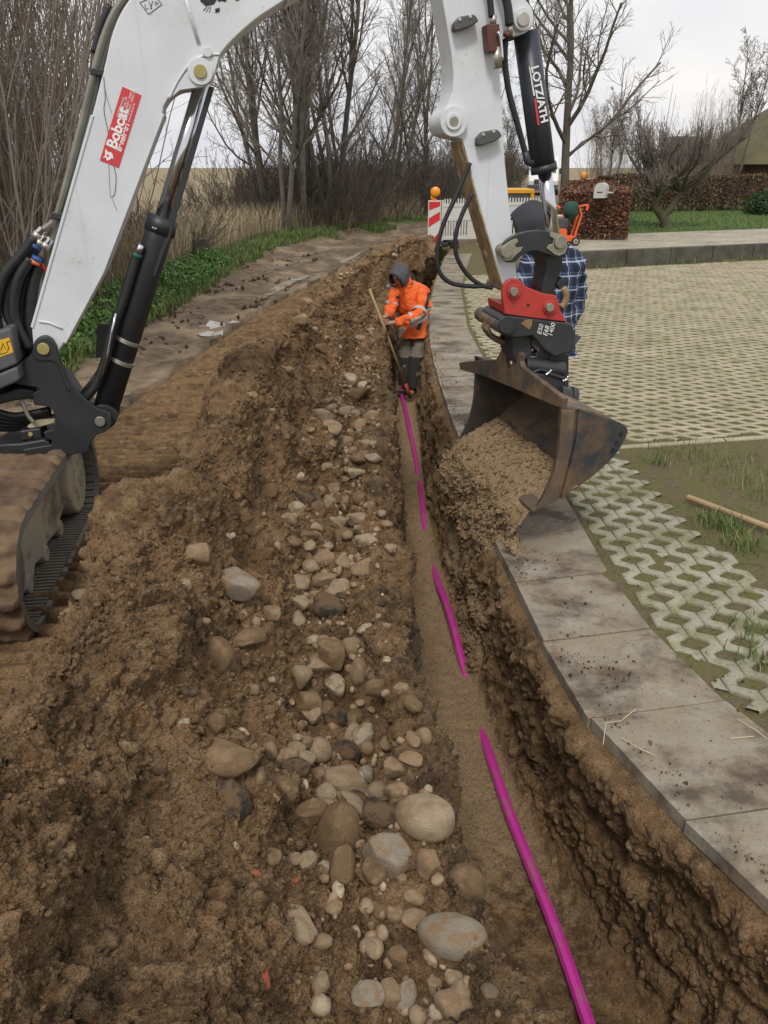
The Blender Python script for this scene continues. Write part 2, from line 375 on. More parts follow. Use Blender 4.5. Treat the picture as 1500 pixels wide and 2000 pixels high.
# raised garden terrace on the right
def wall_y(x): return 15.88 + (x - 3.63) * .4075
garden = (Yg > wall_y(X) + .12) & (X > RDR(Yg) + .2) & (X > 2.6)
z = np.where(garden, np.maximum(z, .26 + .02 * perlin(gp_, 3, 48)), z)
gp_[:, 2] = z
path_far = garden & (Yg < wall_y(X) + 3.7)
lawn = garden * sm(0, .5, Yg - wall_y(X) - 3.6) * (X < 45) * (Yg < 60)
moss = ((X > SL(Yg) - .5) & (X < RDR(Yg) + 12) & (Yg < 22) & ~garden & ~left).astype(float)
grass = np.clip(verge * sm(-.2, .25, perlin(gp_, .8, 50) + .25), 0, 1); grass = np.where(X < VERGE(Yg) - 1.3, grass * .6, grass)
dry = np.clip((X < VERGE(Yg) - 1.6) * sm(-.2, .3, perlin(gp_, .5, 51) + .15) + (X < VERGE(Yg) - 4) * (Yg > 18), 0, 1)
grass = np.maximum(grass, ((X > RDR(Yg)) & (Yg > 21)) * .8)
dry = np.maximum(dry, (Yg > 120) * .8)
gr_ob = fast_mesh('ground', gp_, gridq(len(GYs), len(GXs)), ground_mat(), attrs={'grass': grass, 'dry': dry, 'moss': moss, 'lawn': lawn})
tag(gr_ob, kind='structure')
GZ = z.reshape(len(GYs), len(GXs))
def gz(x, y):
    i = min(int(np.searchsorted(GYs, y)), len(GYs) - 1); j = min(int(np.searchsorted(GXs, x)), len(GXs) - 1); return float(GZ[i, j])
# ------------------------------------------------------------------ slab pavement beside the trench
def slab_mat():
    m, t, bs = new_mat('concrete_slab')
    P = nd(t, 'ShaderNodeNewGeometry').outputs['Position']
    mp = nd(t, 'ShaderNodeMapping'); mp.inputs['Scale'].default_value = (1.4, 1.7, 1); mp.inputs['Rotation'].default_value = (0, 0, R(-12)); t.links.new(P, mp.inputs[0])
    st = noise(t, 2.4, 5, .6, mp.outputs[0], .15); fine = noise(t, 90, 5, .7, P); med = noise(t, 5, 6, .7, P)
    c = mixc(t, ramp(t, med, [(.35, 0.), (.65, 1.)]), (.23, .21, .165), (.34, .315, .255))
    c = mixc(t, ramp(t, st, [(.36, 0.), (.56, .85)]), c, (.25, .195, .135))
    c = mixc(t, ramp(t, noise(t, 1.9, 7, .68, mp.outputs[0], .1), [(.47, 0.), (.61, .92)]), c, (.075, .052, .034))
    c = mixc(t, ramp(t, noise(t, 55, 3, .6, P), [(.62, 0.), (.7, .8)]), c, (.075, .055, .036))
    c = mixc(t, ramp(t, fine, [(.3, .35), (.5, 0.)]), c, (.14, .115, .085))
    setc(t, bs, c); bs.inputs['Roughness'].default_value = .85; bump(t, bs, math_(t, 'ADD', fine, math_(t, 'MULTIPLY', st, 1.5)), .45, .006)
    return m
SLABM = slab_mat()
sb = MB(); y = -1.6; k = 0
while y < 18.6:
    ln = .5 + random.uniform(-.02, .02)
    y1 = y + ln; g = .0035
    dl = random.uniform(-.008, .008); dz = random.uniform(-.003, .003); tl = random.uniform(-.005, .002)
    skew = .10
    a = (SL(y + g) + dl, y + g - skew * .5); b2 = (SR(y + g + .05) - .004, y + g + .05 - skew * 0); c2 = (SR(y1 + .045) - .004, y1 - g + .05); d2 = (SL(y1 - g) + dl, y1 - g - skew * .5)
    top = [(a[0], a[1], dz + tl), (b2[0], b2[1], dz), (c2[0], c2[1], dz), (d2[0], d2[1], dz + tl)]
    sb.prism(top, (0, 0, -.05)); y = y1; k += 1
pv = sb.build('pavement', SLABM, bevel=.003, bseg=2); tag(pv, kind='structure')
# ------------------------------------------------------------------ grass pavers: zig-zag concrete ribbons with moss cells
def paver_mat(ca, cb_, mossy):
    m, t, bs = new_mat('paver_concrete')
    P = nd(t, 'ShaderNodeNewGeometry').outputs['Position']
    med, fine = noise(t, 2.2, 6, .65, P), noise(t, 70, 4, .7, P)
    c = mixc(t, ramp(t, med, [(.35, 0.), (.65, 1.)]), ca, cb_)
    c = mixc(t, ramp(t, noise(t, 3.3, 6, .7, P), [(.54 - mossy, 0.), (.66 - mossy, .75)]), c, (.17, .165, .06))
    c = mixc(t, ramp(t, noise(t, 38, 4, .7, P), [(.55, 0.), (.66, .7)]), c, (.10, .08, .045))
    c = mixc(t, ramp(t, fine, [(.3, .4), (.48, 0.)]), c, (.16, .14, .095))
    setc(t, bs, c); bs.inputs['Roughness'].default_value = .88; bump(t, bs, fine, .35, .005)
    return m
PAVM = paver_mat((.30, .265, .175), (.44, .39, .27), 0); PAVN = paver_mat((.25, .24, .175), (.36, .345, .26), .06)
def ribbons(name, org, ang, ulen, nrib, keep, PER=.19, PIT=.105, WID=.043, prof=((0, -1), (.16, -1), (.34, 1), (.66, 1), (.84, -1)), every=None):
    """ribbons run along u (direction ang), stacked along v"""
    cu, su = math.cos(ang), math.sin(ang); AMP = (PIT - WID - .006) / 2
    Vs, Qs, off = [], [], 0
    nper = int(ulen / PER)
    us = np.array([(k + p[0]) * PER for k in range(nper) for p in prof]); sg = np.array([p[1] for k in range(nper) for p in prof])
    dirx = np.gradient(us); 
    for r in range(nrib):
        c = r * PIT + (sg * (1 if r % 2 else -1)) * AMP
        dc = np.gradient(c); ln = np.hypot(dirx, dc); nx_, ny_ = -dc / ln, dirx / ln
        k = np.minimum(1.25, 1 / np.maximum(.75, np.abs(ny_)))
        h = WID / 2 * np.ones_like(us) * 1.05
        lu, lv = us + nx_ * h * k, c + ny_ * h * k; ru, rv = us - nx_ * h * k, c - ny_ * h * k
        dz = rng.normal(0, .0018)
        jz = np.repeat(rng.normal(0, .0018, nper // 2 + 1), 10)[:len(us)]
        wx = lambda u, v: org[0] + u * cu - v * su; wy = lambda u, v: org[1] + u * su + v * cu
        mid = np.stack([wx(us, c), wy(us, c)], 1); ok = keep(mid[:, 0], mid[:, 1])
        if every: ok = ok & ((us % every) > .0)
        rows_ = [(lu, lv, -.045), (lu, lv, -.004), (lu * .88 + us * .12, lv * .88 + c * .12, 0), (ru * .88 + us * .12, rv * .88 + c * .12, 0), (ru, rv, -.004), (ru, rv, -.045)]
        A = np.stack([np.stack([wx(a_, b_), wy(a_, b_), np.full_like(a_, zz) + dz + jz], 1) for a_, b_, zz in rows_], 1)
        n = len(us); idx = np.arange(n * 6).reshape(n, 6)
        q = np.stack([idx[:-1, :-1], idx[1:, :-1], idx[1:, 1:], idx[:-1, 1:]], -1)
        okk = ok[:-1] & ok[1:]
        brk = (np.arange(n - 1) % 10) == 9; okk &= True
        q = q[okk].reshape(-1, 4)
        Vs.append(A.reshape(-1, 3)); Qs.append(q + off); off += n * 6
    V_ = np.concatenate(Vs); Q_ = np.concatenate(Qs)
    used, inv = np.unique(Q_, return_inverse=True); 
    o = fast_mesh(name, V_[used], inv.reshape(-1, 4), PAVN if 'near' in name else PAVM, smooth=False); tag(o, kind='structure'); return o
RB = F1([(-2, 9), (2.3, 4), (2.7, 2.25), (3.1, 1.86), (3.6, 1.74), (4.2, 1.66), (5.4, 1.62), (5.5, 1.5)])
def low_edge(x): return 5.31 + (x - 1.67) * .205
ribbons('pavement_pavers_near', (4.4, -1.6), R(93), 7.4, 34, lambda x, y: (x > SR(y) + .03) & (x < RB(y)) & (y < low_edge(x) - .06))
a17 = R(-16.6)
def farkeep(x, y): return (x > SR(y) + .03) & (y > low_edge(x) + .05) & (y < wall_y(x) - .12) & (x < 11.5)
ribbons('pavement_pavers_far', (-2.6, 6.8), a17, 17.5, 185, farkeep, .205, .085, .034, ((0, -1), (.09, -1), (.41, 1), (.59, 1), (.91, -1)))
eb = MB()
for k in range(9):
    x0 = 1.45 + k * 1.0; x1 = x0 + .99
    eb.prism([(x0, low_edge(x0) - .03, .004), (x1, low_edge(x1) - .03, .004), (x1, low_edge(x1) + .03, .004), (x0, low_edge(x0) + .03, .004)], (0, 0, -.12))
tag(eb.build('kerb', PAVM, bevel=.006), kind='structure')
# ------------------------------------------------------------------ retaining kerb wall and raised garden path
WALLM = pm('weathered_concrete', (.06, .054, .042), (.11, .10, .078), 5, .9, bmp=.5, bscale=30, dirt=(.05, .06, .025), dscale=3)
PATHM = pm('path_paving', (.30, .27, .21), (.40, .36, .28), 2, .88, bmp=.3, bscale=40, dirt=(.13, .10, .06), dscale=1.6)
kb = MB(); x = 2.75
while x < 15:
    x1 = x + 1.0; kb.prism([(x + .004, wall_y(x), .31), (x1 - .004, wall_y(x1), .31), (x1 - .004, wall_y(x1) + .16, .31), (x + .004, wall_y(x) + .16, .31)], (0, 0, -.42)); x = x1
kw = kb.build('retaining_wall', WALLM, bevel=.015); tag(kw, 'low dark weathered concrete retaining wall at the far edge of the paver yard', 'wall')
pb = MB()
for i in range(56):
    for j in range(17):
        x0 = 2.75 + i * .22 + (.11 if j % 2 else 0); x1 = x0 + .214; yo = .17 + j * .21
        if x0 < RDR(wall_y(x0) + yo) - .6: continue
        pb.prism([(x0, wall_y(x0) + yo, .297), (x1, wall_y(x1) + yo, .297), (x1, wall_y(x1) + yo + .203, .297), (x0, wall_y(x0) + yo + .203, .297)], (0, 0, -.05))
tag(pb.build('path', PATHM), kind='structure')
rb_ = MB()
rb_.prism([(13.6, 24.6, .31), (22, 28, .31), (21, 31, .31), (13.0, 27.6, .31)], (0, 0, -.2)); tag(rb_.build('path', pm('garden_path', (.36, .29, .19), (.44, .36, .25), 3, .9), ), kind='structure')
# concrete strips and wet concrete patches in the mud road
WETCON = pm('wet_concrete_patch', (.30, .265, .215), (.22, .18, .135), 9, rough=.16, spec=.6)  # exposed wet concrete; pale base colour stands in for a bright reflection
CSTR = pm('old_concrete', (.25, .21, .155), (.36, .32, .25), 6, .8, dirt=(.10, .072, .045), dscale=5, dlo=.45, dhi=.6)
def blob(cx, cy, rx, ry, ang, zz, seed, n=40):
    pts = []
    for i in range(n):
        a = 2 * math.pi * i / n; k = 1 + .2 * math.sin(2 * a + seed) + .12 * math.sin(5 * a + seed * 2.1) + .06 * math.sin(11 * a + seed * 5)
        x, y = math.cos(a) * rx * k, math.sin(a) * ry * k; pts.append((cx + x * math.cos(ang) - y * math.sin(ang), cy + x * math.sin(ang) + y * math.cos(ang), zz))
    return pts
for q, (u, v, rx, ry) in enumerate(((270, 772, .22, .35), (432, 637, .26, .6), (250, 800, .12, .2))):
    p = G(u, v, .0); bm_ = MB(); bm_.add(blob(p.x, p.y, rx, ry, .2, 0, q * 2.1), [tuple(range(40))])
    bm_.v = [np.array([(a[0], a[1], gz(a[0], a[1]) + .004) for a in bm_.v[0]])]; o = bm_.build('wet_concrete_patch', WETCON); tag(o, kind='structure')
def onroad(px): return [Vector((q_.x, q_.y, gz(q_.x, q_.y) + .012)) for q_ in (G(u, v, 0) for u, v in px)]
st = MB(); st.prism(onroad([(497, 583), (530, 560), (560, 546), (612, 531), (616, 535), (575, 549), (545, 563), (503, 588)]), (0, 0, -.03)); st.prism(onroad([(660, 507), (690, 497), (712, 488), (716, 492), (692, 504), (668, 514)]), (0, 0, -.03))
tag(st.build('road_concrete_strip', CSTR), kind='structure')
# ------------------------------------------------------------------ excavator (boom stands in one vertical plane)
BA = R(11); E1 = Vector((math.cos(BA), math.sin(BA), 0)); EN = Vector((-math.sin(BA), math.cos(BA), 0)); EP = Vector((0, 3.98, 0))
def EX(u, v, d=0.0): return ONP(u, v, EP + EN * d, EN)
def white_paint():
    m, t, bs = new_mat('white_machine_paint'); P = nd(t, 'ShaderNodeNewGeometry').outputs['Position']
    c = mixc(t, ramp(t, noise(t, 2.5, 4, .6, P), [(.35, 0.), (.65, 1.)]), (.60, .63, .66), (.68, .71, .74))
    mk = ramp(t, noise(t, 2.2, 5, .65, P), [(.45, 0.), (.66, 1.)])
    c = mixc(t, math_(t, 'MULTIPLY', mk, ramp(t, noise(t, 7, 9, .75, P), [(.48, 0.), (.72, .5)])), c, (.36, .31, .24))
    c = mixc(t, math_(t, 'MULTIPLY', mk, ramp(t, noise(t, 75, 2, .5, P), [(.68, 0.), (.73, .85)])), c, (.17, .12, .07))
    mp2 = nd(t, 'ShaderNodeMapping'); mp2.inputs['Scale'].default_value = (30, 30, 1.2); t.links.new(P, mp2.inputs[0])
    c = mixc(t, ramp(t, noise(t, 1.0, 3, .6, mp2.outputs[0]), [(.62, 0.), (.78, .28)]), c, (.34, .31, .27))
    setc(t, bs, c); bs.inputs['Roughness'].default_value = .34; t.links.new(ramp(t, noise(t, 5, 6, .7, P), [(.3, .25), (.7, .5)]), bs.inputs['Roughness']); bump(t, bs, noise(t, 3.0, 3, .5, P), .06, .02); return m
WHITE = white_paint()
BLACK = pm('black_machine_paint', (.022, .024, .027), (.032, .034, .037), 6, .45, dirt=(.085, .07, .05), dscale=6, dlo=.62, dhi=.78)
DGREY = pm('grey_plastic', (.075, .077, .08), (.10, .10, .10), 5, .6)
RUBBER = pm('hose_rubber', (.014, .014, .016), (.022, .022, .024), 20, .5)
CHROME = pm('chrome', (.62, .63, .66), None, rough=.16, metal=1)
ZINC = pm('zinc', (.55, .53, .46), (.40, .38, .33), 14, .4, metal=.8)
STEELTUBE = pm('olive_steel_tube', (.20, .195, .165), (.28, .27, .23), 8, .4, metal=.4)
RED = pm('red_coupler_paint', (.46, .045, .035), (.38, .035, .03), 5, .45, dirt=(.16, .05, .035), dscale=7, dlo=.6, dhi=.72)
RUSTP = pm('worn_rusty_paint', (.36, .27, .13), (.20, .10, .045), 9, .8, bmp=.3, bscale=40, dirt=(.55, .50, .40), dscale=7, dlo=.56, dhi=.66)
PIN = pm('pin_steel', (.26, .25, .20), (.36, .34, .27), 20, .45, metal=.6)
GOLD = pm('yellow_pin', (.42, .38, .13), (.34, .31, .12), 20, .5, metal=.3)
BROWNSTEEL = pm('earthy_bucket_steel', (.15, .10, .065), (.065, .06, .057), 4, .6, metal=.25, bmp=.25, bscale=25, dirt=(.27, .17, .09), dscale=3.2, dlo=.5, dhi=.66)
BLUESTEEL = pm('worn_bucket_side', (.038, .048, .055), (.06, .062, .06), 5, .5, metal=.35, bmp=.2, bscale=25, dirt=(.20, .125, .065), dscale=2.6, dlo=.47, dhi=.64)
INSTEEL = pm('bucket_inside', (.035, .03, .026), (.06, .048, .035), 5, .75, metal=.15, dirt=(.15, .10, .055), dscale=3)
TREAD = pm('muddy_track_rubber', (.19, .128, .072), (.06, .031, .021), 4, .92, bmp=1.0, bscale=14, dirt=(.22, .15, .085), dscale=5)
TRUBBER = pm('dusty_track_rubber', (.15, .14, .118), (.20, .185, .15), 7, .85)
BEIGE = pm('mud_coated_frame', (.54, .46, .31), (.36, .36, .33), 3, .75, dirt=(.20, .135, .075), dscale=4, dlo=.53, dhi=.66, bmp=.3, bscale=18)
STICKR = pm('red_sticker', (.62, .045, .055), (.58, .05, .06), 4, .45)
STICKW = pm('white_lettering', (.8, .8, .8), None, rough=.5)
YEL = pm('yellow_sticker', (.72, .43, .02), None, rough=.5)
INK = pm('black_ink', (.015, .015, .02), None, rough=.5)
GLASS = pm('cab_glass', (.03, .035, .04), None, rough=.05, spec=.8)
exc = thing('excavator', 'white tracked excavator reaching over the trench with a tilted bucket', 'excavator', (-2.5, 3.5, 0))
def plate(name, px, d, th, m, parent=exc, bevel=.006, seg=2):
    mb = MB(); mb.prism([EX(u, v, d) for u, v in px], EN * th); return mb.build(name, m, parent, bevel=bevel, bseg=seg)
def pipe(name, px, d, r, m, parent=exc, sides=12, n=0):
    pts = [EX(u, v, d if not hasattr(d, '__len__') else d[i]) for i, (u, v) in enumerate(px)]
    if n: pts = smooth_path(pts, n)
    return MB().tube(pts, r, sides).build(name, m, parent, smooth=sides > 6)
def smooth_path(pts, n):
    out_ = []
    for i in range(len(pts) - 1):
        p0, p1, p2, p3 = pts[max(i - 1, 0)], pts[i], pts[i + 1], pts[min(i + 2, len(pts) - 1)]
        for k in range(n):
            f = k / n; out_.append(.5 * (2 * p1 + (p2 - p0) * f + (2 * p0 - 5 * p1 + 4 * p2 - p3) * f * f + (3 * p1 - p0 - 3 * p2 + p3) * f ** 3))
    return out_ + [pts[-1]]
def pinat(name, u, v, d0, d1, r, m, parent=exc, sides=20, bevel=.003):
    p = EX(u, v, d0); q = p + EN * (d1 - d0); return MB().tube([p, q], r, sides).build(name, m, parent, bevel=bevel)
def arc(px, n=6):
    P2 = [Vector((a, b_, 0)) for a, b_ in px]; return [(p.x, p.y) for p in smooth_path(P2, n)]
def lettering(name, text, px0, px1, d, size, m, parent, shear=0, plane=None, bold=0):
    """text starting at px0 and running towards px1 on the plane"""
    p0 = plane(*px0) if plane else EX(*px0, d); p1 = plane(*px1) if plane else EX(*px1, d)
    nrm = plane.n if plane else -EN
    xa = (p1 - p0).normalized(); ya = nrm.cross(xa).normalized(); za = xa.cross(ya)
    c = bpy.data.curves.new(name, 'FONT'); c.body = text; c.size = size; c.extrude = .0004; c.offset = bold; c.shear = shear
    tmp = bpy.data.objects.new(name, c); COL.objects.link(tmp); bpy.context.view_layer.update()
    me = bpy.data.meshes.new_from_object(tmp.evaluated_get(bpy.context.evaluated_depsgraph_get())); bpy.data.objects.remove(tmp); bpy.data.curves.remove(c)
    me.materials.clear(); me.materials.append(m); o = bpy.data.objects.new(name, me); COL.objects.link(o)
    M = Matrix(((xa.x, ya.x, za.x, 0), (xa.y, ya.y, za.y, 0), (xa.z, ya.z, za.z, 0), (0, 0, 0, 1)))
    M.translation = p0 - wloc(parent); me.transform(M)
    o.parent = parent; return o
# boom: box section, pixel outline measured on its near side plate
BTH = .21
left_e = [(62, 640), (118, 440), (180, 225), (207, 118)]
knee = arc([(207, 118), (218, 70), (236, 25), (268, -20), (320, -70), (403, -115)], 5)
tipa = [(560, -215), (790, -322), (845, -330), (885, -300), (893, -262), (880, -225), (845, -185)]
low = arc([(845, -185), (700, -95), (560, -2), (500, 38), (455, 78), (432, 104)], 4)
lug = arc([(425, 118), (419, 142), (412, 158), (395, 170)], 3) + arc([(380, 172), (352, 176), (332, 190), (320, 208)], 4)
right_e = [(318, 220), (270, 345), (200, 530), (124, 672)]
boompx = left_e[:-1] + knee + tipa + low + lug + right_e + arc([(112, 690), (95, 702), (78, 702), (66, 690)], 2)
boom = plate('boom', boompx, 0, BTH, WHITE, bevel=.007)
# raised gusset plate with weld edge around the cylinder pin
gus = arc([(428, 110), (405, 112), (375, 128), (352, 158), (335, 190)], 4) + [(352, 176), (380, 172), (395, 170), (412, 158), (419, 142)]
plate('gusset', gus, -.008, .009, WHITE, boom, bevel=.003)
MB().tube(smooth_path([EX(u, v, -.006) for u, v in ((430, 106), (398, 108), (370, 126), (348, 156), (330, 192))], 6), .006, 8).build('weld', WHITE, boom, smooth=True)
MB().tube([EX(u, v, -.002) for u, v in ((358, -20), (372, 30), (388, 84))], .008, 8).build('weld', WHITE, boom, smooth=True)
MB().tube([EX(u, v, -.002) for u, v in ((76, 628), (95, 630), (122, 642))], .005, 8).build('weld', WHITE, boom, smooth=True)
for (u, v, r, m_) in ((391, 139, .052, WHITE), (391, 139, .027, GOLD), (405, 101, .02, WHITE)):
    pinat('pin_boss' if m_ is WHITE else 'pin', u, v, -.03 if m_ is GOLD else -.02, .0, r, m_, boom)
for side, px in ((-.012, [(60, 640), (118, 437), (180, 222), (207, 115), (213, 116), (186, 226), (124, 442), (67, 642)]),):
    pass
mb = MB()                                                         # top and bottom flanges of the box section
for a, b_ in (((62, 640), (180, 225)), ((318, 222), (200, 532)), ((200, 532), (126, 670)), ((560, -2), (845, -186))):
    p, q = EX(*a, -.006), EX(*b_, -.006); dd = (q - p).normalized(); s_ = EN.cross(dd) * .006
    mb = MB(); mb.prism([p - s_, q - s_, q + s_, p + s_], EN * (BTH + .012)); mb.build('flange', WHITE, boom, bevel=.002)
pass
CRK = pm('paint_crack_dirt', (.13, .125, .12), None, rough=.8)
mb = MB()
for px, r in (([(203, 150), (205, 190), (203, 215), (210, 255), (217, 290), (222, 322), (226, 345), (223, 378), (218, 384)], .0016), ([(212, 322), (213, 350), (215, 382), (219, 386), (222, 396), (229, 412)], .0009), ([(206, 175), (214, 205), (219, 222)], .0009)):
    pts = smooth_path([EX(u + random.uniform(-1, 1), v, -.0016) for u, v in px], 5); mb.tube(pts, r, 5)
mb.build('paint_crack', CRK, boom)
# sticker
stk = plate('sticker', [(239, 169), (276, 186), (232, 328), (195, 313)], -.0025, .002, STICKR, boom, bevel=0)
sz = .0022
lettering('lettering', 'Bobcat', (226, 293), (248, 224), -.0035, .060, STICKW, stk, .0, bold=.0018)
lettering('lettering', 'Bensheim', (236, 297), (258, 228), -.0035, .031, STICKW, stk, bold=.0008)
for i, tx in enumerate(('64625 Bensheim', 'Berliner Ring 109', 'Zentrale 06251 / 8400-0', 'Service 06251 / 8400-109', 'www.bobcat.de')):
    u, v = 231 + i * 5.4, 229.5 + i * 2.5
    lettering('lettering', tx, (u, v), (u + 22, v - 71), -.0035, .0125, STICKW, stk)
mb = MB()                                                          # white cat-head emblem on the sticker
for poly in ([(200, 309), (205, 304), (206, 290), (211, 297), (217, 297), (221, 304), (216, 311), (209, 314), (206, 307)], [(219, 306), (222, 307), (221, 310), (218, 309)]):
    mb.prism([EX(u, v, -.0036) for u, v in poly], EN * .001)
mb.build('emblem', STICKW, stk)
mb = MB(); mb.prism([EX(u, v, -.0042) for u, v in ((209, 301), (213, 303), (212, 307), (208, 306))], EN * .0005); mb.build('emblem', STICKR, stk)
# dark emblem at the top of the boom (partly out of frame) and the little pictogram frame
mb = MB()
for poly in ([(391, 2), (392, -12), (410, -26), (432, -22), (448, -8), (440, 4), (424, -2), (418, 8), (402, 12)], [(420, 17), (429, 15), (429, 23), (421, 25)], [(425, -2), (432, -4), (431, 3), (426, 3)], [(458, -6), (466, -10), (468, 0), (461, 2)]):
    mb.prism([EX(u, v, -.002) for u, v in poly], EN * .001)
for (a, b_) in (((404, 13), (397, 21)), ((408, 13), (403, 24)), ((412, 12), (409, 24))):
    mb.tube([EX(*a, -.0015), EX(*b_, -.0015)], .0012, 5)
mb.build('emblem', INK, boom)
mb = MB(); fr = [(273, 5), (303, -8), (316, 9), (290, 28)]
for i in range(4): mb.tube([EX(*fr[i], -.001), EX(*fr[(i + 1) % 4], -.001)], .0014, 5)
for px in ([(283, 8), (284, 18), (290, 16)], [(291, 4), (297, 18)], [(298, 2), (294, 18)], [(303, 3), (309, 6), (304, 10), (302, 5)]): mb.tube([EX(u, v, -.001) for u, v in px], .0013, 5)
mb.build('pictogram', INK, boom)
# hydraulic lines up the back of the boom
for k, off in enumerate((0, 13)):
    pipe('hydraulic_tube', [(262 + off, -25), (228 + off, 15), (203 + off, 70), (183 + off * .9, 140), (150 + off, 275), (117 + off * .8, 400), (104 + off, 432 - off * .2), (84 + off * 1.2, 448 + off * 2)], .02 + .03 * k, .013, STEELTUBE, boom, n=5)
for u, v in ((188, 138), (110, 420)): plate('tube_clamp', [(u - 11, v - 6), (u + 16, v - 3), (u + 13, v + 10), (u - 13, v + 7)], .0, .1, BLACK, boom, bevel=.004)
pipe('rubber_hose', [(214, 10), (196, 55), (184, 105)], .10, .016, RUBBER, boom, n=4)
for (u, v, du, dv) in ((84, 447, -16, 17), (100, 466, -14, 19), (88, 462, -13, 16)):
    pipe('hose_fitting', [(u, v), (u + du * .5, v + dv * .5)], .03, .017, CHROME, boom, 6); pipe('hose_fitting', [(u + du * .5, v + dv * .5), (u + du, v + dv)], .03, .020, ZINC, boom, 14)
BLU = pm('blue_band', (.03, .09, .30), None, rough=.5); ORA = pm('orange_band', (.75, .16, .03), None, rough=.5); REDB = pm('red_band', (.6, .03, .03), None, rough=.5)
pipe('hose_band', [(72, 478), (68, 484)], .03, .023, BLU, boom); pipe('hose_band', [(74, 502), (70, 509)], .03, .023, BLU, boom); pipe('hose_band', [(70, 509), (67, 515)], .03, .023, ORA, boom); pipe('hose_band', [(78, 517), (92, 529)], .06, .010, REDB, boom)
for k, px in enumerate(([(68, 464), (40, 500), (8, 540), (-8, 600), (-4, 640)], [(73, 480), (45, 520), (20, 560), (14, 610), (40, 660)], [(70, 510), (52, 550), (42, 590), (45, 640), (62, 690), (58, 740)], [(80, 500), (60, 540), (55, 600), (62, 650), (72, 690)], [(60, 505), (36, 545), (27, 600), (36, 640), (58, 680)], [(75, 520), (66, 555), (60, 600), (60, 640), (70, 670)])):
    pipe('rubber_hose', px, .03 + .03 * (k % 4), .024, RUBBER, boom, n=6)
# swing bracket
br = arc([(62, 690), (66, 670), (76, 659), (88, 656), (101, 662), (110, 676)], 4) + arc([(113, 692), (122, 714), (136, 742), (156, 769), (186, 795), (208, 804), (217, 816), (216, 834), (203, 845)], 4) + [(188, 850), (178, 864), (170, 884), (140, 889), (92, 893), (44, 893), (44, 878), (99, 869), (101, 861), (88, 856), (84, 845), (104, 838), (109, 822), (104, 803), (92, 794), (66, 792), (62, 770), (76, 762), (70, 757), (38, 752), (6, 745), (6, 740), (38, 726), (50, 702)]
bk = plate('swing_bracket', br, -.03, .03, BLACK, bevel=.01); plate('swing_bracket', br, .21, .03, BLACK, bevel=.01)
plate('swing_bracket', [(70, 757), (120, 735), (150, 780), (186, 810), (190, 848), (165, 880), (110, 880), (108, 822), (104, 803), (92, 794), (66, 792)], 0, .21, BLACK, bevel=.006)
plate('bracket_ridge', arc([(66, 700), (80, 706), (98, 705), (111, 712), (120, 735), (132, 765)], 4) + arc([(138, 762), (126, 732), (113, 694), (108, 676), (99, 664), (88, 659), (77, 662), (68, 672), (64, 690)], 3), -.038, .01, BLACK, bk, bevel=.006)
pinat('pin', 84, 682, -.05, .24, .027, GOLD); pinat('pin', 195, 824, -.045, .24, .024, PIN)
plate('swing_lug', [(-40, 775), (6, 768), (38, 758), (68, 764), (78, 772), (70, 778), (30, 783), (-40, 800)], .02, .18, BLACK, bevel=.01)
plate('swing_lug', [(-60, 905), (0, 868), (40, 866), (86, 858), (99, 866), (95, 876), (55, 884), (20, 893), (-60, 935)], -.02, .24, BLACK, bevel=.012)
plate('swing_pin', [(36, 842), (78, 836), (84, 858), (40, 862)], -.0, .14, BLACK, bevel=.01); pinat('pin', 59, 849, -.012, .0, .011, GOLD)
plate('wear_plate', [(52, 834), (70, 822), (108, 818), (106, 826), (85, 832), (62, 838)], .03, .1, BEIGE, bevel=.003)
pipe('hose_clip', [(42, 784), (48, 796), (55, 812), (66, 825)], -.01, .010, STEELTUBE, n=4)
for k in range(5): pipe('rubber_hose', [(-20, 800 + 9 * k), (25, 812 + 6 * k), (60, 808 + 5 * k), (98, 800 + 5 * k)], .04 + .02 * k, .017, RUBBER, n=5)
# boom cylinder
pipe('cylinder_rod', [(397, 160), (316, 432)], .10, .034, CHROME, sides=24); 
bar = pipe('cylinder_barrel', [(319, 425), (306, 470), (203, 812)], .10, [.066, .063, .060], BLACK, sides=28)
pipe('barrel_collar', [(319.5, 424), (311, 455)], .10, .069, BLACK, bar, 28)
for u, v in ((299, 445), (304, 447)): pinat('bolt', u, v, .0, .02, .006, CHROME, bar, 8)
plate('cylinder_guard', [(408, 168), (419, 170), (334, 460), (303, 541), (291, 536), (322, 452)], .045, .02, BLACK, bevel=.004)
plate('cylinder_guard', [(384, 168), (392, 170), (310, 440), (303, 438)], .14, .02, BLACK, bevel=.004)
pinat('eye', 203, 815, .02, .19, .06, BLACK)
for u, v in ((248, 664), (237, 704)):
    p, q = EX(u - 1.5, v + 3, .10), EX(u + 1.5, v - 4, .10); MB().tube([p, q], .0635, 28).build('clamp_band', ZINC, bar, smooth=False, bevel=.001)
pipe('rubber_hose', [(268, 492), (258, 530), (240, 590), (222, 640), (207, 700), (188, 750), (168, 776)], .04, .022, RUBBER, n=5)
pipe('hose_fitting', [(276, 478), (270, 494)], .03, .017, CHROME, sides=8); pipe('hose_band', [(269, 494), (266, 503)], .04, .024, pm('green_band', (.02, .10, .07)), sides=14)
plate('steel_strip', [(190, 632), (228, 634), (222, 695), (186, 700)], .16, .02, BLACK, bevel=.003); pipe('steel_strip', [(226, 612), (218, 650), (211, 690), (195, 745)], .0, .006, CHROME)
pipe('rubber_hose', [(160, 770), (180, 745), (200, 715)], .05, .012, RUBBER)
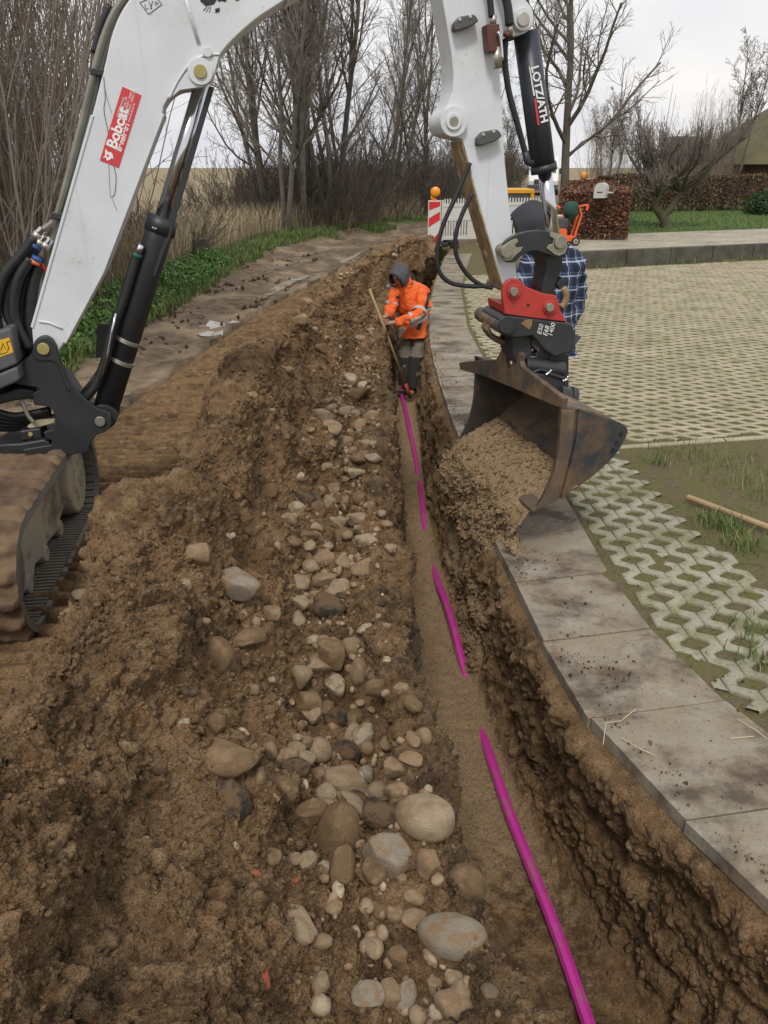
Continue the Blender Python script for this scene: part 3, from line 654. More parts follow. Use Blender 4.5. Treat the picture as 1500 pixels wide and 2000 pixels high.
# dipper arm
armpx = [(864, 0), (872, 45), (881, 100), (886, 150)] + arc([(884, 178), (874, 205), (860, 224), (857, 243), (864, 260), (880, 267), (902, 272)], 4) + [(908, 290), (921, 345), (950, 450), (984, 566), (1012, 560), (1004, 490), (986, 310), (977, 140), (975, 84)] + arc([(990, 72), (1010, 70), (1030, 62), (1042, 44), (1040, 18), (1024, -4)], 4) + [(1000, -70), (966, -190), (930, -300), (905, -318), (872, -312), (850, -290), (846, -230), (852, -100)]
ARTH = .20
arm = plate('arm', armpx, .01, ARTH, WHITE, bevel=.006)
mb = MB()
for a, b_ in (((903, 276), (921, 345)), ((921, 345), (950, 450)), ((950, 450), (983, 562))):
    p, q = EX(*a, .012), EX(*b_, .012); s_ = Vector((-.006, 0, 0)); mb.prism([p, q, q + s_, p + s_], EN * (ARTH - .004))
mb.build('rusty_underside', RUSTP, arm)
tag(arm.children[-1], 'rust-streaked bare underside of the arm')
pinat('pin_boss', 887, 237, -.022, .02, .064, WHITE, arm); pinat('pin_boss', 887, 237, -.034, .0, .036, WHITE, arm); pinat('pin', 887, 237, -.036, 0, .022, PIN, arm)
pinat('pin_boss', 1023, 37, -.02, .02, .045, WHITE, arm); pinat('pin', 1023, 37, -.032, .0, .028, ZINC, arm)
for u, v in ((911, 46), (957, 271)):
    pad = plate('bumper_pad', [(u - 23, v - 2), (u - 12, v - 14), (u + 14, v - 19), (u + 20, v - 14), (u + 25, v - 5), (u + 8, v + 6), (u - 20, v + 15), (u - 24, v + 10)], -.045, .058, DGREY, arm, bevel=.008)
    pinat('bolt', u - 12, v - 8, -.049, -.04, .008, ZINC, pad, 10); pinat('bolt', u + 8, v - 14, -.049, -.04, .008, ZINC, pad, 10)
VALV = pm('red_oxide_block', (.13, .04, .03), (.10, .035, .028), 9, .6)
plate('valve_block', [(950, 47), (976, 46), (978, 88), (972, 101), (955, 101)], -.07, .075, VALV, arm, bevel=.005)
pipe('valve_stub', [(970, 92), (972, 134)], -.05, .021, ZINC, arm, 14); pipe('valve_stub', [(972, 62), (978, 80), (981, 118)], -.085, .007, CHROME, arm, n=4)
pipe('hose_fitting', [(964, 30), (963, 47)], -.04, .014, ZINC, arm, 8); pipe('rubber_hose', [(960, 34), (957, 0), (948, -60), (930, -140)], -.04, .014, RUBBER, arm, n=5)
pipe('hose_fitting', [(996, 48), (996, 66)], -.04, .013, ZINC, arm, 8); pipe('rubber_hose', [(995, 50), (991, 10), (975, -50), (950, -130)], -.04, .019, RUBBER, arm, n=5)
pipe('hose_fitting', [(984, 66), (1000, 68)], -.04, .012, VALV, arm, 8)
# bucket cylinder
bc = pipe('cylinder_barrel', [(1027, 62), (1062, 333)], .10, .058, pm('blue_black_paint', (.028, .034, .045), (.035, .042, .053), 6, .4), sides=28)
pipe('barrel_collar', [(1061, 322), (1063, 336)], .10, .064, BLACK, bc, 28)
pipe('barrel_port', [(1002, 72), (988, 76), (986, 84)], .05, .014, BLACK, bc); pipe('rubber_hose', [(987, 80), (986, 120), (994, 180), (1010, 240), (1026, 300)], .04, .014, RUBBER, bc, n=6); pipe('barrel_port', [(1026, 296), (1030, 316), (1040, 320)], .04, .017, BLACK, bc)
pipe('cylinder_rod', [(1063, 330), (1082, 470)], .10, .034, CHROME, sides=24)
class PL:
    pass
def plane_at(p0, n):
    def f(u, v): return ONP(u, v, p0, n)
    f.n = n; return f
cp = EX(1045, 200, .10) - EN * .0592
axis = (EX(1062, 333, .1) - EX(1027, 62, .1)).normalized()
lettering('lettering', 'LOTZ/ATH', (1037.5, 131), (1058, 243), .0395, .05, STICKW, bc, bold=.0015)
mb = MB(); mb.prism([EX(u, v, .0405) for u, v in ((1033, 130), (1035, 130), (1045, 187), (1042, 187))], EN * .001); mb.build('lettering', STICKW, bc)
mb = MB(); mb.prism([EX(u, v, .0405) for u, v in ((1043, 192), (1047, 192), (1054, 244), (1050, 245))], EN * .001); mb.build('lettering', STICKR, bc)
# bucket linkage
lk = arc([(978, 497), (982, 478), (1000, 462), (1030, 452), (1062, 450), (1092, 458), (1108, 470), (1112, 486), (1104, 500), (1090, 504), (1072, 498), (1045, 490), (1022, 498), (1006, 512), (988, 512)], 3)
k1 = plate('link_plate', lk, -.06, .03, BLACK, bevel=.006); plate('link_plate', lk, .23, .03, BLACK, bevel=.006)
PALE = pm('pale_retainer_plate', (.30, .29, .22), (.36, .34, .27), 12, .5, metal=.5)
plate('pin_retainer', arc([(976, 498), (982, 482), (1000, 469), (1010, 466)], 3) + [(1013, 472), (1006, 478), (1009, 484), (1022, 482), (1018, 490), (1008, 498), (998, 509), (986, 510)], -.068, .008, PALE, k1, bevel=.002)
plate('pin_retainer', [(1074, 453), (1090, 456), (1105, 468), (1109, 482), (1104, 495), (1092, 500), (1082, 496), (1068, 485), (1072, 478), (1080, 476), (1082, 466), (1074, 462)], -.068, .008, PALE, k1, bevel=.002)
for u, v in ((991, 491), (1096, 473)): pinat('pin', u, v, -.085, .28, .031, PIN)
plate('link_bar', [(1060, 492), (1098, 490), (1100, 520), (1092, 540), (1085, 562), (1083, 584), (1056, 576), (1062, 545), (1066, 520)], .02, .16, BLACK, bevel=.008)
plate('link_bar', [(1098, 540), (1106, 548), (1104, 562), (1092, 566), (1088, 556)], .0, .05, BLACK, bevel=.006)
for px in ([(918, 318), (893, 378), (866, 438), (854, 490), (858, 530), (880, 552), (920, 559), (962, 557)], [(922, 378), (902, 420), (890, 460), (892, 500), (912, 535), (938, 556), (962, 562)]):
    pipe('rubber_hose', px, -.01, .011, RUBBER, n=7)
MB().tube(smooth_path([EX(u, v, -.05) for u, v in ((1100, 562), (1106, 575), (1104, 590), (1097, 600))], 5), .016, 10).build('shackle', RUSTP, exc, smooth=True)
# red coupler head
rp = arc([(981, 572), (984, 557), (994, 547), (1006, 544), (1018, 549), (1028, 560)], 3) + [(1045, 567), (1064, 574), (1085, 577), (1091, 586), (1095, 606), (1100, 619), (1108, 629), (1045, 622), (986, 614), (983, 592)]
c1 = plate('coupler_head', rp, -.05, .03, RED, bevel=.006); plate('coupler_head', rp, .25, .03, RED, bevel=.006)
plate('coupler_head', [(984, 596), (1098, 610), (1107, 628), (986, 613)], -.02, .27, RED, bevel=.005)
for u, v in ((1005, 570), (1075, 601)): pinat('pin_boss', u, v, -.062, -.02, .036, RED, c1); pinat('pin', u, v, -.085, .3, .021, PIN)
pinat('hole', 1032, 596, -.053, -.045, .008, INK, c1, 12)
t1 = plate('tilt_coupler', [(977, 636), (980, 623), (990, 616), (1002, 617), (1112, 631), (1120, 634), (1124, 655), (1123, 678), (1113, 690), (1084, 698), (1062, 683), (1040, 657), (1010, 661), (988, 657), (979, 648)], -.055, .33, BLACK, bevel=.012)
pinat('pin', 992, 635, -.07, -.05, .045, BLACK, t1); plate('worn_patch', [(1017, 632), (1027, 625), (1039, 624), (1039, 634), (1034, 644), (1026, 638)], -.057, .003, RUSTP, t1, bevel=0)
pinat('hook_pin', 984, 638, -.03, .36, .038, BROWNSTEEL); plate('hook', arc([(955, 632), (962, 650), (985, 664), (1010, 662), (1030, 655), (1010, 672), (985, 676), (962, 664), (950, 645)], 2), .1, .1, BROWNSTEEL, bevel=.006)
for i, (tx, u, v) in enumerate((('E50', 1056.5, 654), ('E68', 1068, 657), ('1400', 1078, 658))): lettering('chalk_marks', tx, (u, v), (u + 5, v - 19), -.0565, .034, STICKW, t1, .2)
plate('tilt_body', [(1000, 655), (1042, 655), (1040, 690), (1030, 715), (1008, 712), (1000, 690)], .0, .2, BLACK, bevel=.012)
MB().tube([EX(1024, 712, .0), EX(1100, 722, .0)], .042, 20).build('tilt_cylinder', BLACK, exc, smooth=False, bevel=.006)
plate('tilt_body', [(1080, 690), (1112, 690), (1112, 760), (1118, 790), (1085, 786), (1060, 730)], .02, .18, BLACK, bevel=.01)
MB().tube([EX(1092, 770, -.1), EX(1118, 776, -.1)], .045, 20).build('tilt_cylinder', BLACK, exc, smooth=False, bevel=.006); MB().tube([EX(1112, 775, -.1), EX(1122, 777, -.1)], .055, 20).build('tilt_cylinder', BLACK, exc, bevel=.006)
plate('tilt_bracket', [(1040, 728), (1100, 738), (1100, 765), (1070, 770), (1048, 750)], -.08, .2, BLACK, bevel=.008)
pipe('rubber_hose', [(1040, 728), (1058, 722), (1072, 730)], -.06, .010, RUBBER, n=4); pipe('hose_fitting', [(1066, 732), (1072, 728), (1077, 722)], -.09, .007, CHROME, n=3); pipe('hose_fitting', [(1098, 744), (1106, 742), (1110, 734)], -.09, .007, CHROME, n=3); pipe('rubber_hose', [(1072, 730), (1090, 736), (1106, 742)], -.08, .011, RUBBER, n=4)
# bucket: side profile on a vertical plane, swept across its width (its width runs away from the viewer)
BW = Vector((-.27, 1, 0)).normalized(); BNEAR = EP + EN * (-.52)
def BK(u, v): return ONP(u, v, BNEAR, EN)
wdt = 1.12
def sheet(name, path, th, m, w0=0.0, w1=wdt, parent=None):
    """thin shell following a profile path, swept along the bucket width"""
    mb = MB(); n = len(path); cen = sum(path, Vector()) / n
    inn = []
    for i, p in enumerate(path):
        dd = (path[min(i + 1, n - 1)] - path[max(i - 1, 0)]).normalized(); nn = dd.cross(BW).normalized()
        inn.append(p + nn * th)
    ring = path + inn[::-1]
    mb.prism([p + BW * w0 for p in ring], BW * (w1 - w0)); return mb.build(name, m, parent or exc, bevel=.004)
side = [(1095, 793), (1135, 800), (1212, 826)] + arc([(1212, 826), (1222, 832), (1227, 842), (1222, 856)], 3) + arc([(1222, 856), (1206, 884), (1176, 915), (1140, 944), (1100, 970), (1046, 995)], 3) + arc([(1046, 995), (1066, 960), (1083, 915), (1091, 865), (1096, 805)], 3)
mb = MB(); mb.prism([BK(u, v) for u, v in side], BW * .022); bs_ = mb.build('bucket', BLUESTEEL, exc, bevel=.004)
tag(bs_, 'blue-black worn near side plate of the bucket')
mb = MB(); mb.prism([BK(u, v) + BW * (wdt - .022) for u, v in side], BW * .022); mb.build('bucket_side', INSTEEL, bs_, bevel=.004)
back = [BK(u, v) for u, v in arc([(1100, 800), (1160, 812), (1206, 832), (1218, 846), (1200, 884), (1174, 910), (1138, 938), (1098, 964), (1046, 995)], 3)]
sheet('bucket_shell', back, .018, BROWNSTEEL, .02, wdt - .02, bs_)
plate_edge = [BK(u, v) for u, v in ((1128, 797), (1150, 804), (1140, 850), (1122, 905), (1102, 968), (1094, 974), (1112, 905), (1124, 855))]
mb = MB(); mb.prism([p - EN * .012 for p in plate_edge], EN * .013); mb.build('wear_strip', BLUESTEEL, bs_, bevel=.003)
mb = MB(); mb.prism([BK(u, v) - EN * .010 for u, v in ((1046, 995), (1066, 960), (1083, 915), (1091, 865), (1096, 800), (1122, 800), (1116, 870), (1102, 930), (1088, 976))], EN * .011); mb.build('wear_strip', BROWNSTEEL, bs_, bevel=.003)
for u, v in ((1213, 848), (1205, 865), (1197, 880)):
    p = BK(u, v); MB().tube([p - EN * .004, p + EN * .006], .011, 14).build('bolt_hole', INK, bs_)
lipd = [BK(1060, 985), BK(1040, 1000)]
p, q = BK(1060, 988), BK(1040, 1002); up = Vector((.0, 0, .02))
mb = MB(); mb.prism([p, q, q + Vector((0, 0, .012)), p + up], BW * wdt); mb.build('cutting_edge', BROWNSTEEL, bs_, bevel=.003)
# top beam with the hanger saddle, a plate standing across the arm
TBN = BW.cross(Vector((0, 0, 1))).normalized(); TB0 = BK(1096, 794)
def TBP(u, v): return ONP(u, v, TB0, TBN)
if TBN.x > 0: TBN = -TBN
beam = [(1099, 778), (1096, 797), (1080, 792), (1010, 762), (948, 736), (898, 722), (896, 708), (930, 704), (968, 702), (973, 694), (979, 681), (986, 678), (990, 690), (987, 708), (990, 720), (996, 718), (1004, 694), (1012, 687), (1017, 692), (1015, 706), (1018, 716), (1050, 740)]
mb = MB(); mb.prism([TBP(u, v) for u, v in beam], -TBN * .03); mb.build('top_beam', BROWNSTEEL, bs_, bevel=.005)
# tracks and undercarriage
TD = Vector((-.143, .99, 0)).normalized(); TR = Vector((TD.y, -TD.x, 0)); T0 = Vector((-1.43, 2.92, 0)); TLEN = 1.12; TRAD = .25
def stad(rad, n=14, z0=.27):
    pts = []
    for i in range(n + 1):
        a = math.pi / 2 + math.pi * i / n; pts.append(Vector((math.cos(a) * rad, 0, math.sin(a) * rad + z0)))
    for i in range(n + 1):
        a = -math.pi / 2 + math.pi * i / n; pts.append(Vector((TLEN + math.cos(a) * rad, 0, math.sin(a) * rad + z0)))
    res = []
    for i in range(len(pts)):
        p, q = pts[i], pts[(i + 1) % len(pts)]; k = max(1, int((q - p).length / .06))
        res += [p.lerp(q, j / k) for j in range(k)]
    return res
def tw(p, r): return T0 + TD * p.x + Vector((0, 0, p.z)) + TR * r
def track(r0, vis):
    o_, i_ = stad(TRAD), stad(TRAD - .035); n = len(o_)
    V = [tw(p, r0) for p in o_] + [tw(p, r0 - .34) for p in o_] + [tw(p, r0) for p in i_] + [tw(p, r0 - .34) for p in i_]
    F = []
    for k in range(n):
        l = (k + 1) % n; F += [(k, l, n + l, n + k), (2 * n + l, 2 * n + k, 3 * n + k, 3 * n + l), (l, k, 2 * n + k, 2 * n + l), (n + k, n + l, 3 * n + l, 3 * n + k)]
    tk = MB().add(V, F).build('track', TRUBBER, exc, smooth=False)
    mb = MB(); rd = MB()
    per = stad(TRAD + .0); 
    for k in range(0, n, 1):
        p, q = per[k], per[(k + 1) % n]; m_ = (p + q) / 2; dd = (q - p).normalized(); nn = Vector((dd.z, 0, -dd.x)) * (-1)
        if (m_ + nn * .1 - Vector((TLEN / 2, 0, .27))).length < (m_ - Vector((TLEN / 2, 0, .27))).length: nn = -nn
        pi = m_ - nn * .035
        for s_ in (-.018, .012):
            a0 = pi + dd * s_; rd.prism([tw(a0, r0 - .02), tw(a0 + dd * .014, r0 - .02), tw(a0 + dd * .014, r0 - .12), tw(a0, r0 - .12)], tw(-nn * .012 + Vector((0, 0, 0)), 0) - T0)
    pr = stad(TRAD + .002, 40); k_ = int(np.argmin([abs(p.x - TLEN * .5) + (9 if p.z > .2 else 0) for p in pr])); pr = pr[k_:] + pr[:k_]; seg = [(pr[(i + 1) % len(pr)] - pr[i]).length for i in range(len(pr))]; tot = sum(seg); cum = np.concatenate([[0], np.cumsum(seg)]); NS, NC = 420, 34
    px_ = np.array([p.x for p in pr] + [pr[0].x]); pz_ = np.array([p.z for p in pr] + [pr[0].z]); S_ = np.linspace(0, tot, NS); X_, Z_ = np.interp(S_, cum, px_), np.interp(S_, cum, pz_)
    tx, tz_ = np.gradient(X_), np.gradient(Z_); l_ = np.hypot(tx, tz_); nx_, nz_ = tz_ / l_, -tx / l_
    cxm, czm = TLEN / 2, .27; sgn = np.sign(nx_ * (X_ - cxm) + nz_ * (Z_ - czm)); nx_, nz_ = nx_ * sgn, nz_ * sgn
    Rr_ = np.linspace(0, -.34, NC); SS, RR = np.meshgrid(S_, Rr_, indexing='ij'); wob = .012 * np.sin(RR * 37) + np.where(RR < -.17, .045, 0)
    ph_ = ((SS + wob) / .105) % 1; lugh = sm(.0, .16, ph_) * (1 - sm(.42, .62, ph_)); Pn = np.stack([SS, RR, 0 * SS], -1).reshape(-1, 3)
    hh = lugh * .027 + (.006 * perlin(Pn, 7, 5) + .005 * perlin(Pn, 24, 6) + .004 * perlin(Pn, 60, 7)).reshape(SS.shape) + .004
    fall = np.minimum(1, np.minimum(-RR, RR + .34) / .02); hh = hh * np.clip(fall, .15, 1)
    LX, LZ = X_[:, None] + nx_[:, None] * hh, Z_[:, None] + nz_[:, None] * hh
    W_ = np.array(T0)[None, None] + LX[..., None] * np.array(TD) + LZ[..., None] * np.array((0, 0, 1.0)) + (RR + r0)[..., None] * np.array(TR)
    fast_mesh('tread_face', W_.reshape(-1, 3) - np.array(wloc(exc)), gridq(NS, NC), TREAD, tk)
    rd.build('track_ridges', TRUBBER, tk)
    for r_ in (r0 - .11,):
        prof = [Vector((-.13, 0, .12)), Vector((-.17, 0, .27)), Vector((-.12, 0, .40)), Vector((.1, 0, .43)), Vector((TLEN - .2, 0, .42)), Vector((TLEN - .1, 0, .38)), Vector((TLEN - .12, 0, .16)), Vector((TLEN - .3, 0, .13)), Vector((TLEN - .34, 0, .105)), Vector((TLEN * .5, 0, .13)), Vector((TLEN * .45, 0, .10)), Vector((.35, 0, .13)), Vector((.3, 0, .095)), Vector((.05, 0, .10))]
        mb = MB(); mb.prism([tw(p, r_) for p in prof], -TR * .12); fr_ = mb.build('track_frame', BEIGE, tk, bevel=.012)
    MB().tube([tw(Vector((TLEN, 0, .27)), r0 - .06), tw(Vector((TLEN, 0, .27)), r0 - .26)], .20, 26).build('idler_wheel', BEIGE, tk, bevel=.02); MB().tube([tw(Vector((0, 0, .27)), r0 - .10), tw(Vector((0, 0, .27)), r0 - .26)], .20, 20).build('drive_sprocket', TRUBBER, tk, bevel=.02)
    for q in (.2, .47, .74, .98): MB().tube([tw(Vector((q * TLEN, 0, .10)), r0 - .105), tw(Vector((q * TLEN, 0, .10)), r0 - .27)], .045, 14).build('track_roller', BEIGE, tk, bevel=.01)
track(0, True); track(-1.12, False)
MB().box(T0 + TD * .55 - TR * .73 + Vector((0, 0, .38)), (.9, .8, .22), Matrix.Rotation(R(8), 3, 'Z')).build('undercarriage', BEIGE, exc, bevel=.03)
mb = MB(); c = T0 - TD * .52 - TR * .73; mb.prism([c + TR * x + Vector((0, 0, z)) - TD * b_ for x, z, b_ in ((-.72, .03, .0), (.30, .03, .0), (.30, .33, .04), (-.72, .33, .04))], TD * .05); mb.build('dozer_blade', BEIGE, exc, bevel=.01)
MB().tube([T0 + TD * .55 - TR * .73 + Vector((0, 0, .45)), T0 + TD * .55 - TR * .73 + Vector((0, 0, .62))], .38, 28).build('slew_ring', BLACK, exc)
HC = T0 + TD * .55 - TR * .95
def hbox(name, s, d, z, size, m, parent=exc, bevel=.04): return MB().box(HC + E1 * s + EN * d + Vector((0, 0, z)), size, Matrix.Rotation(BA, 3, 'Z')).build(name, m, parent, bevel=bevel)
hbox('house', -.5, .0, .85, (1.3, 1.35, .45), DGREY); hbox('engine_cover', -.85, .0, 1.3, (.6, 1.3, .5), WHITE)
cb = hbox('cab', -.12, .55, 1.75, (.8, .55, 1.5), WHITE, bevel=.06); hbox('cab_window', -.1, .55, 1.95, (.86, .45, .8), GLASS, cb, .02); hbox('cab_window', -.12, .55, 1.95, (.6, .6, .8), GLASS, cb, .02)
hs = plate('front_panel', [(-160, 690), (-20, 655), (18, 639), (22, 645), (31, 698), (34, 712), (-160, 790)], -.1, .4, DGREY, bevel=.012)
plate('front_panel', [(-160, 795), (34, 716), (40, 742), (30, 748), (-160, 830)], -.11, .42, DGREY, bevel=.012)
dec = plate('warning_sticker', [(-40, 676), (18, 659), (26, 688), (-40, 712)], -.102, .003, YEL, hs, bevel=0)
mb = MB()
for px in ([(2, 684), (6, 670), (11, 682)], [(13, 668), (17, 680), (14, 686)], [(14, 668), (19, 666)], [(0, 692), (14, 688)], [(-4, 672), (0, 690)]): mb.tube([EX(u, v, -.103) for u, v in px], .0018, 5)
mb.build('pictogram', INK, dec)
# ------------------------------------------------------------------ stones on the heap
def stone_mat(name, a, b, dirt, lo=.5, hi=.6, rough=.75):
    m, t, bs = new_mat(name); P = objco(t); oi = nd(t, 'ShaderNodeObjectInfo').outputs['Random']
    vadd = nd(t, 'ShaderNodeVectorMath', operation='ADD'); t.links.new(P, vadd.inputs[0]); cx_ = nd(t, 'ShaderNodeCombineXYZ')
    mul = math_(t, 'MULTIPLY', oi, 40.0); t.links.new(mul, cx_.inputs[0]); t.links.new(mul, cx_.inputs[1]); t.links.new(cx_.outputs[0], vadd.inputs[1]); Q = vadd.outputs[0]
    c = mixc(t, ramp(t, noise(t, 1.6, 5, .65, Q), [(.35, 0.), (.65, 1.)]), a, b)
    c = mixc(t, math_(t, 'MULTIPLY', oi, .3), c, (a[0] * .55, a[1] * .5, a[2] * .45))
    c = mixc(t, ramp(t, noise(t, 12, 4, .7, Q), [(.35, .45), (.5, 0.)]), c, (a[0] * .5, a[1] * .48, a[2] * .42))
    dn = noise(t, 1.3, 7, .72, Q)
    nz_ = nd(t, 'ShaderNodeSeparateXYZ'); t.links.new(nd(t, 'ShaderNodeNewGeometry').outputs['Position'], nz_.inputs[0])
    c = mixc(t, ramp(t, dn, [(lo, 0.), (hi, .9)]), c, dirt)
    setc(t, bs, c); bs.inputs['Roughness'].default_value = rough; bs.inputs['Specular IOR Level'].default_value = .3
    bump(t, bs, noise(t, 9, 7, .75, Q), .5, .06); return m
DIRT = (.26, .165, .085)
STM = {'p': stone_mat('pale_fieldstone', (.42, .335, .225), (.33, .25, .16), DIRT, .47, .62, .85), 'b': stone_mat('brown_fieldstone', (.38, .28, .175), (.30, .215, .13), DIRT, .45, .58, .88), 'g': stone_mat('grey_fieldstone', (.30, .26, .20), (.37, .325, .255), DIRT, .46, .6, .85),
       'd': stone_mat('tarry_asphalt', (.028, .025, .022), (.065, .055, .044), (.16, .10, .05), .42, .54, .85), 'w': stone_mat('whitish_stone', (.52, .445, .335), (.43, .35, .245), DIRT, .47, .6, .85), 's': stone_mat('soil_caked_stone', (.22, .145, .077), (.17, .11, .057), (.28, .19, .105), .5, .62, .92), 'o': stone_mat('brick_crumb', (.42, .13, .06), (.34, .1, .05), DIRT, .6, .7)}
def stone_mesh(seed, ang):
    V, F = ICO[4 if seed < 6 else 3]; V = V.copy(); r = np.random.default_rng(seed)
    V = V * (1 + (.34 if seed != 4 else .26) * perlin(V + seed * 5.1, .6) + (.16 if seed != 4 else .03) * perlin(V + seed, 1.5) + (.05 if seed != 4 else .008) * perlin(V + seed, 4))[:, None] if seed == 4 else V * (1 + .34 * perlin(V + seed * 5.1, .6) + .16 * perlin(V + seed, 1.5) + .05 * perlin(V + seed, 4))[:, None]
    for _ in range(0 if seed == 4 else 4 + int(8 * ang)):                                   # chop facets
        n = r.normal(size=3); n /= np.linalg.norm(n); k = r.uniform(.5, .85); dd = V @ n; V = V - np.outer(np.maximum(dd - k, 0) * .85, n)
    V += V * (.015 * perlin(V + seed, 7))[:, None]
    V /= np.abs(V).max(0)
    me = bpy.data.meshes.new('stone'); me.from_pydata(V.tolist(), [], F); me.polygons.foreach_set('use_smooth', [True] * len(F)); me.materials.append(STM['p']); return me
SMESH = [stone_mesh(i, (0, 1, .5, 1, 0, 1.5, .5, 0, 1, .7)[i]) for i in range(10)]
def place_z(u, v, z=.2):
    for _ in range(6):
        p = G(u, v, z); zz = surf(p.x, p.y); z = .5 * z + .5 * zz
    return G(u, v, z)
PEB = []
def stone(p, rx, ry, rz, kind, label, group=None, rz_=None, tilt=.3, mesh=None):
    me = SMESH[random.randrange(10) if mesh is None else mesh]
    o = bpy.data.objects.new('stone', me); COL.objects.link(o); o.location = p; o.scale = (rx, ry, rz)
    o.rotation_euler = (random.uniform(-tilt, tilt), random.uniform(-tilt, tilt), random.uniform(-.5, .5) if rz_ is None else rz_)
    o.material_slots[0].link = 'OBJECT'; o.material_slots[0].material = STM[kind]
    tag(o, label, 'stone', group); return o
def pxstone(u, v, w_, h_, kind, label, group=None, mesh=None, rot=None, k_=.65):
    p = place_z(u, v + h_ * .1); dep = p.y * math.cos(TILT) + (CAMZ - p.z) * math.sin(TILT)
    s = dep / FPX * k_
    rx, rz, ry = w_ * s, h_ * s * .95, (w_ + h_) * .5 * s * .95
    q = p + Vector((0, .08 * ry, .0)); return stone(q, rx, ry, rz, kind, label, group, rot, .25, mesh)
named = [(830, 1592, 106, 82, 'p', 'largest smooth beige boulder at the trench edge, with a white pebble on its top', 4), (836, 1540, 16, 18, 'w', 'tiny white pebble balanced on top of the largest smooth beige boulder', 0),
 (746, 1660, 100, 90, 'g', 'rough pale concrete lump just left below the largest smooth boulder', 1), (664, 1632, 92, 150, 's', 'tall soil-caked slab stone standing upright behind another caked stone', 7), (668, 1692, 64, 92, 's', 'upright soil-caked stone leaning in front of the taller caked slab', 6),
 (672, 1526, 88, 66, 'p', 'pale angular rock with a sharp ridge above the upright caked slab', 3), (711, 1433, 44, 60, 'w', 'pale upright tooth-shaped stone beside a black asphalt lump', 2), (653, 1336, 38, 60, 'w', 'pale egg-shaped stone standing on end in the gully', 0),
 (742, 1592, 82, 62, 'd', 'round black tarry lump left of the largest smooth boulder', 8), (884, 1826, 124, 70, 'g', 'broad grey half-buried stone near the trench edge at the bottom', 4), (452, 1566, 72, 92, 'd', 'steep black asphalt chunk lying on the brown slope', 5),
 (438, 1480, 128, 62, 's', 'long dark caked clod lying above the black asphalt chunk', 8), (462, 1142, 84, 66, 'g', 'grey angular block with a pale broken end on the slope', 5), (384, 1078, 62, 54, 'b', 'brown boulder half sunk in the crest beside the excavator track', 2),
 (642, 1186, 66, 66, 'd', 'black tarry lump in the middle of the stony gully', 8), (583, 1173, 36, 34, 'p', 'round pale cobble left of the black tarry lump in the gully', 0), (123, 1366, 38, 62, 'p', 'pale oval stone stuck on end in the left crest of the heap', 4),
 (515, 1910, 26, 46, 'o', 'narrow orange-tinged stone on the bare soil slope in the foreground', 1), (284, 1640, 17, 22, 'p', 'lone small pale chip on the bare soil slope', 1), (412, 1280, 78, 82, 's', 'round soil-covered boulder bulging from the slope above a grey block', 7),
 (905, 1730, 80, 80, 's', 'big dark clod hanging over the trench edge above the grey half-buried stone', 7), (790, 1945, 52, 78, 'g', 'grey upright stone at the bottom edge of the frame', 6), (893, 1962, 76, 66, 'b', 'brown knobbly stone at the bottom edge beside the trench', 3),
 (810, 1797, 58, 40, 'b', 'smooth brown flat cobble left of the grey half-buried stone', 0), (836, 1683, 46, 58, 'b', 'brown blocky stone below the largest smooth boulder', 3), (165, 1160, 44, 34, 'p', 'pale split stone on the crest close to the track end', 2)]
for u, v, w_, h_, k, lab, me in named: pxstone(u, v, w_, h_, k, lab, None, me, 0.0, .56)
z8 = [(755,305,105,75,'p'),(890,290,110,70,'p'),(790,370,120,90,'b'),(965,365,85,80,'b'),(935,205,120,95,'s'),(880,445,90,55,'p'),(780,575,85,50,'p'),(940,610,90,50,'w'),(615,805,90,75,'w'),(520,820,90,75,'b'),(575,865,85,80,'b'),(740,795,70,80,'s'),(865,765,75,60,'b'),(800,770,60,70,'p'),(965,745,80,60,'s'),(850,870,70,55,'p'),(765,900,85,70,'d'),(690,745,115,65,'d'),(670,945,120,60,'s'),(725,945,55,50,'p'),(860,950,150,90,'s'),(690,995,70,50,'p'),(780,1000,75,60,'p'),(605,980,90,60,'s'),(700,1110,90,80,'p'),(765,1060,130,80,'b'),(870,1090,70,110,'b'),(985,1110,120,90,'b'),(620,1195,135,85,'p'),(770,1180,120,70,'b'),(850,1225,140,110,'p'),(710,1310,50,60,'b'),(495,1355,110,75,'b'),(270,945,50,50,'w'),(725,1515,60,70,'p'),(810,1540,140,100,'b'),(915,1535,95,100,'b'),(370,1480,200,110,'s'),(970,860,140,120,'p'),(1000,970,100,70,'p'),(460,710,120,80,'s'),(215,250,70,90,'b'),(300,95,100,60,'b'),(385,195,60,40,'b'),(560,50,80,50,'p'),(610,80,60,35,'p'),(905,95,60,35,'g'),(655,185,30,35,'p'),(825,220,35,30,'p'),(810,265,55,45,'w'),(1000,455,50,50,'p'),(925,490,50,45,'b'),(700,420,30,30,'p'),(815,455,35,45,'b'),(780,470,40,35,'p'),(705,380,40,30,'p'),(970,520,90,60,'s'),(30,1200,60,60,'p'),(130,1400,60,40,'b'),(330,1360,70,50,'p'),(370,1410,40,30,'o')]
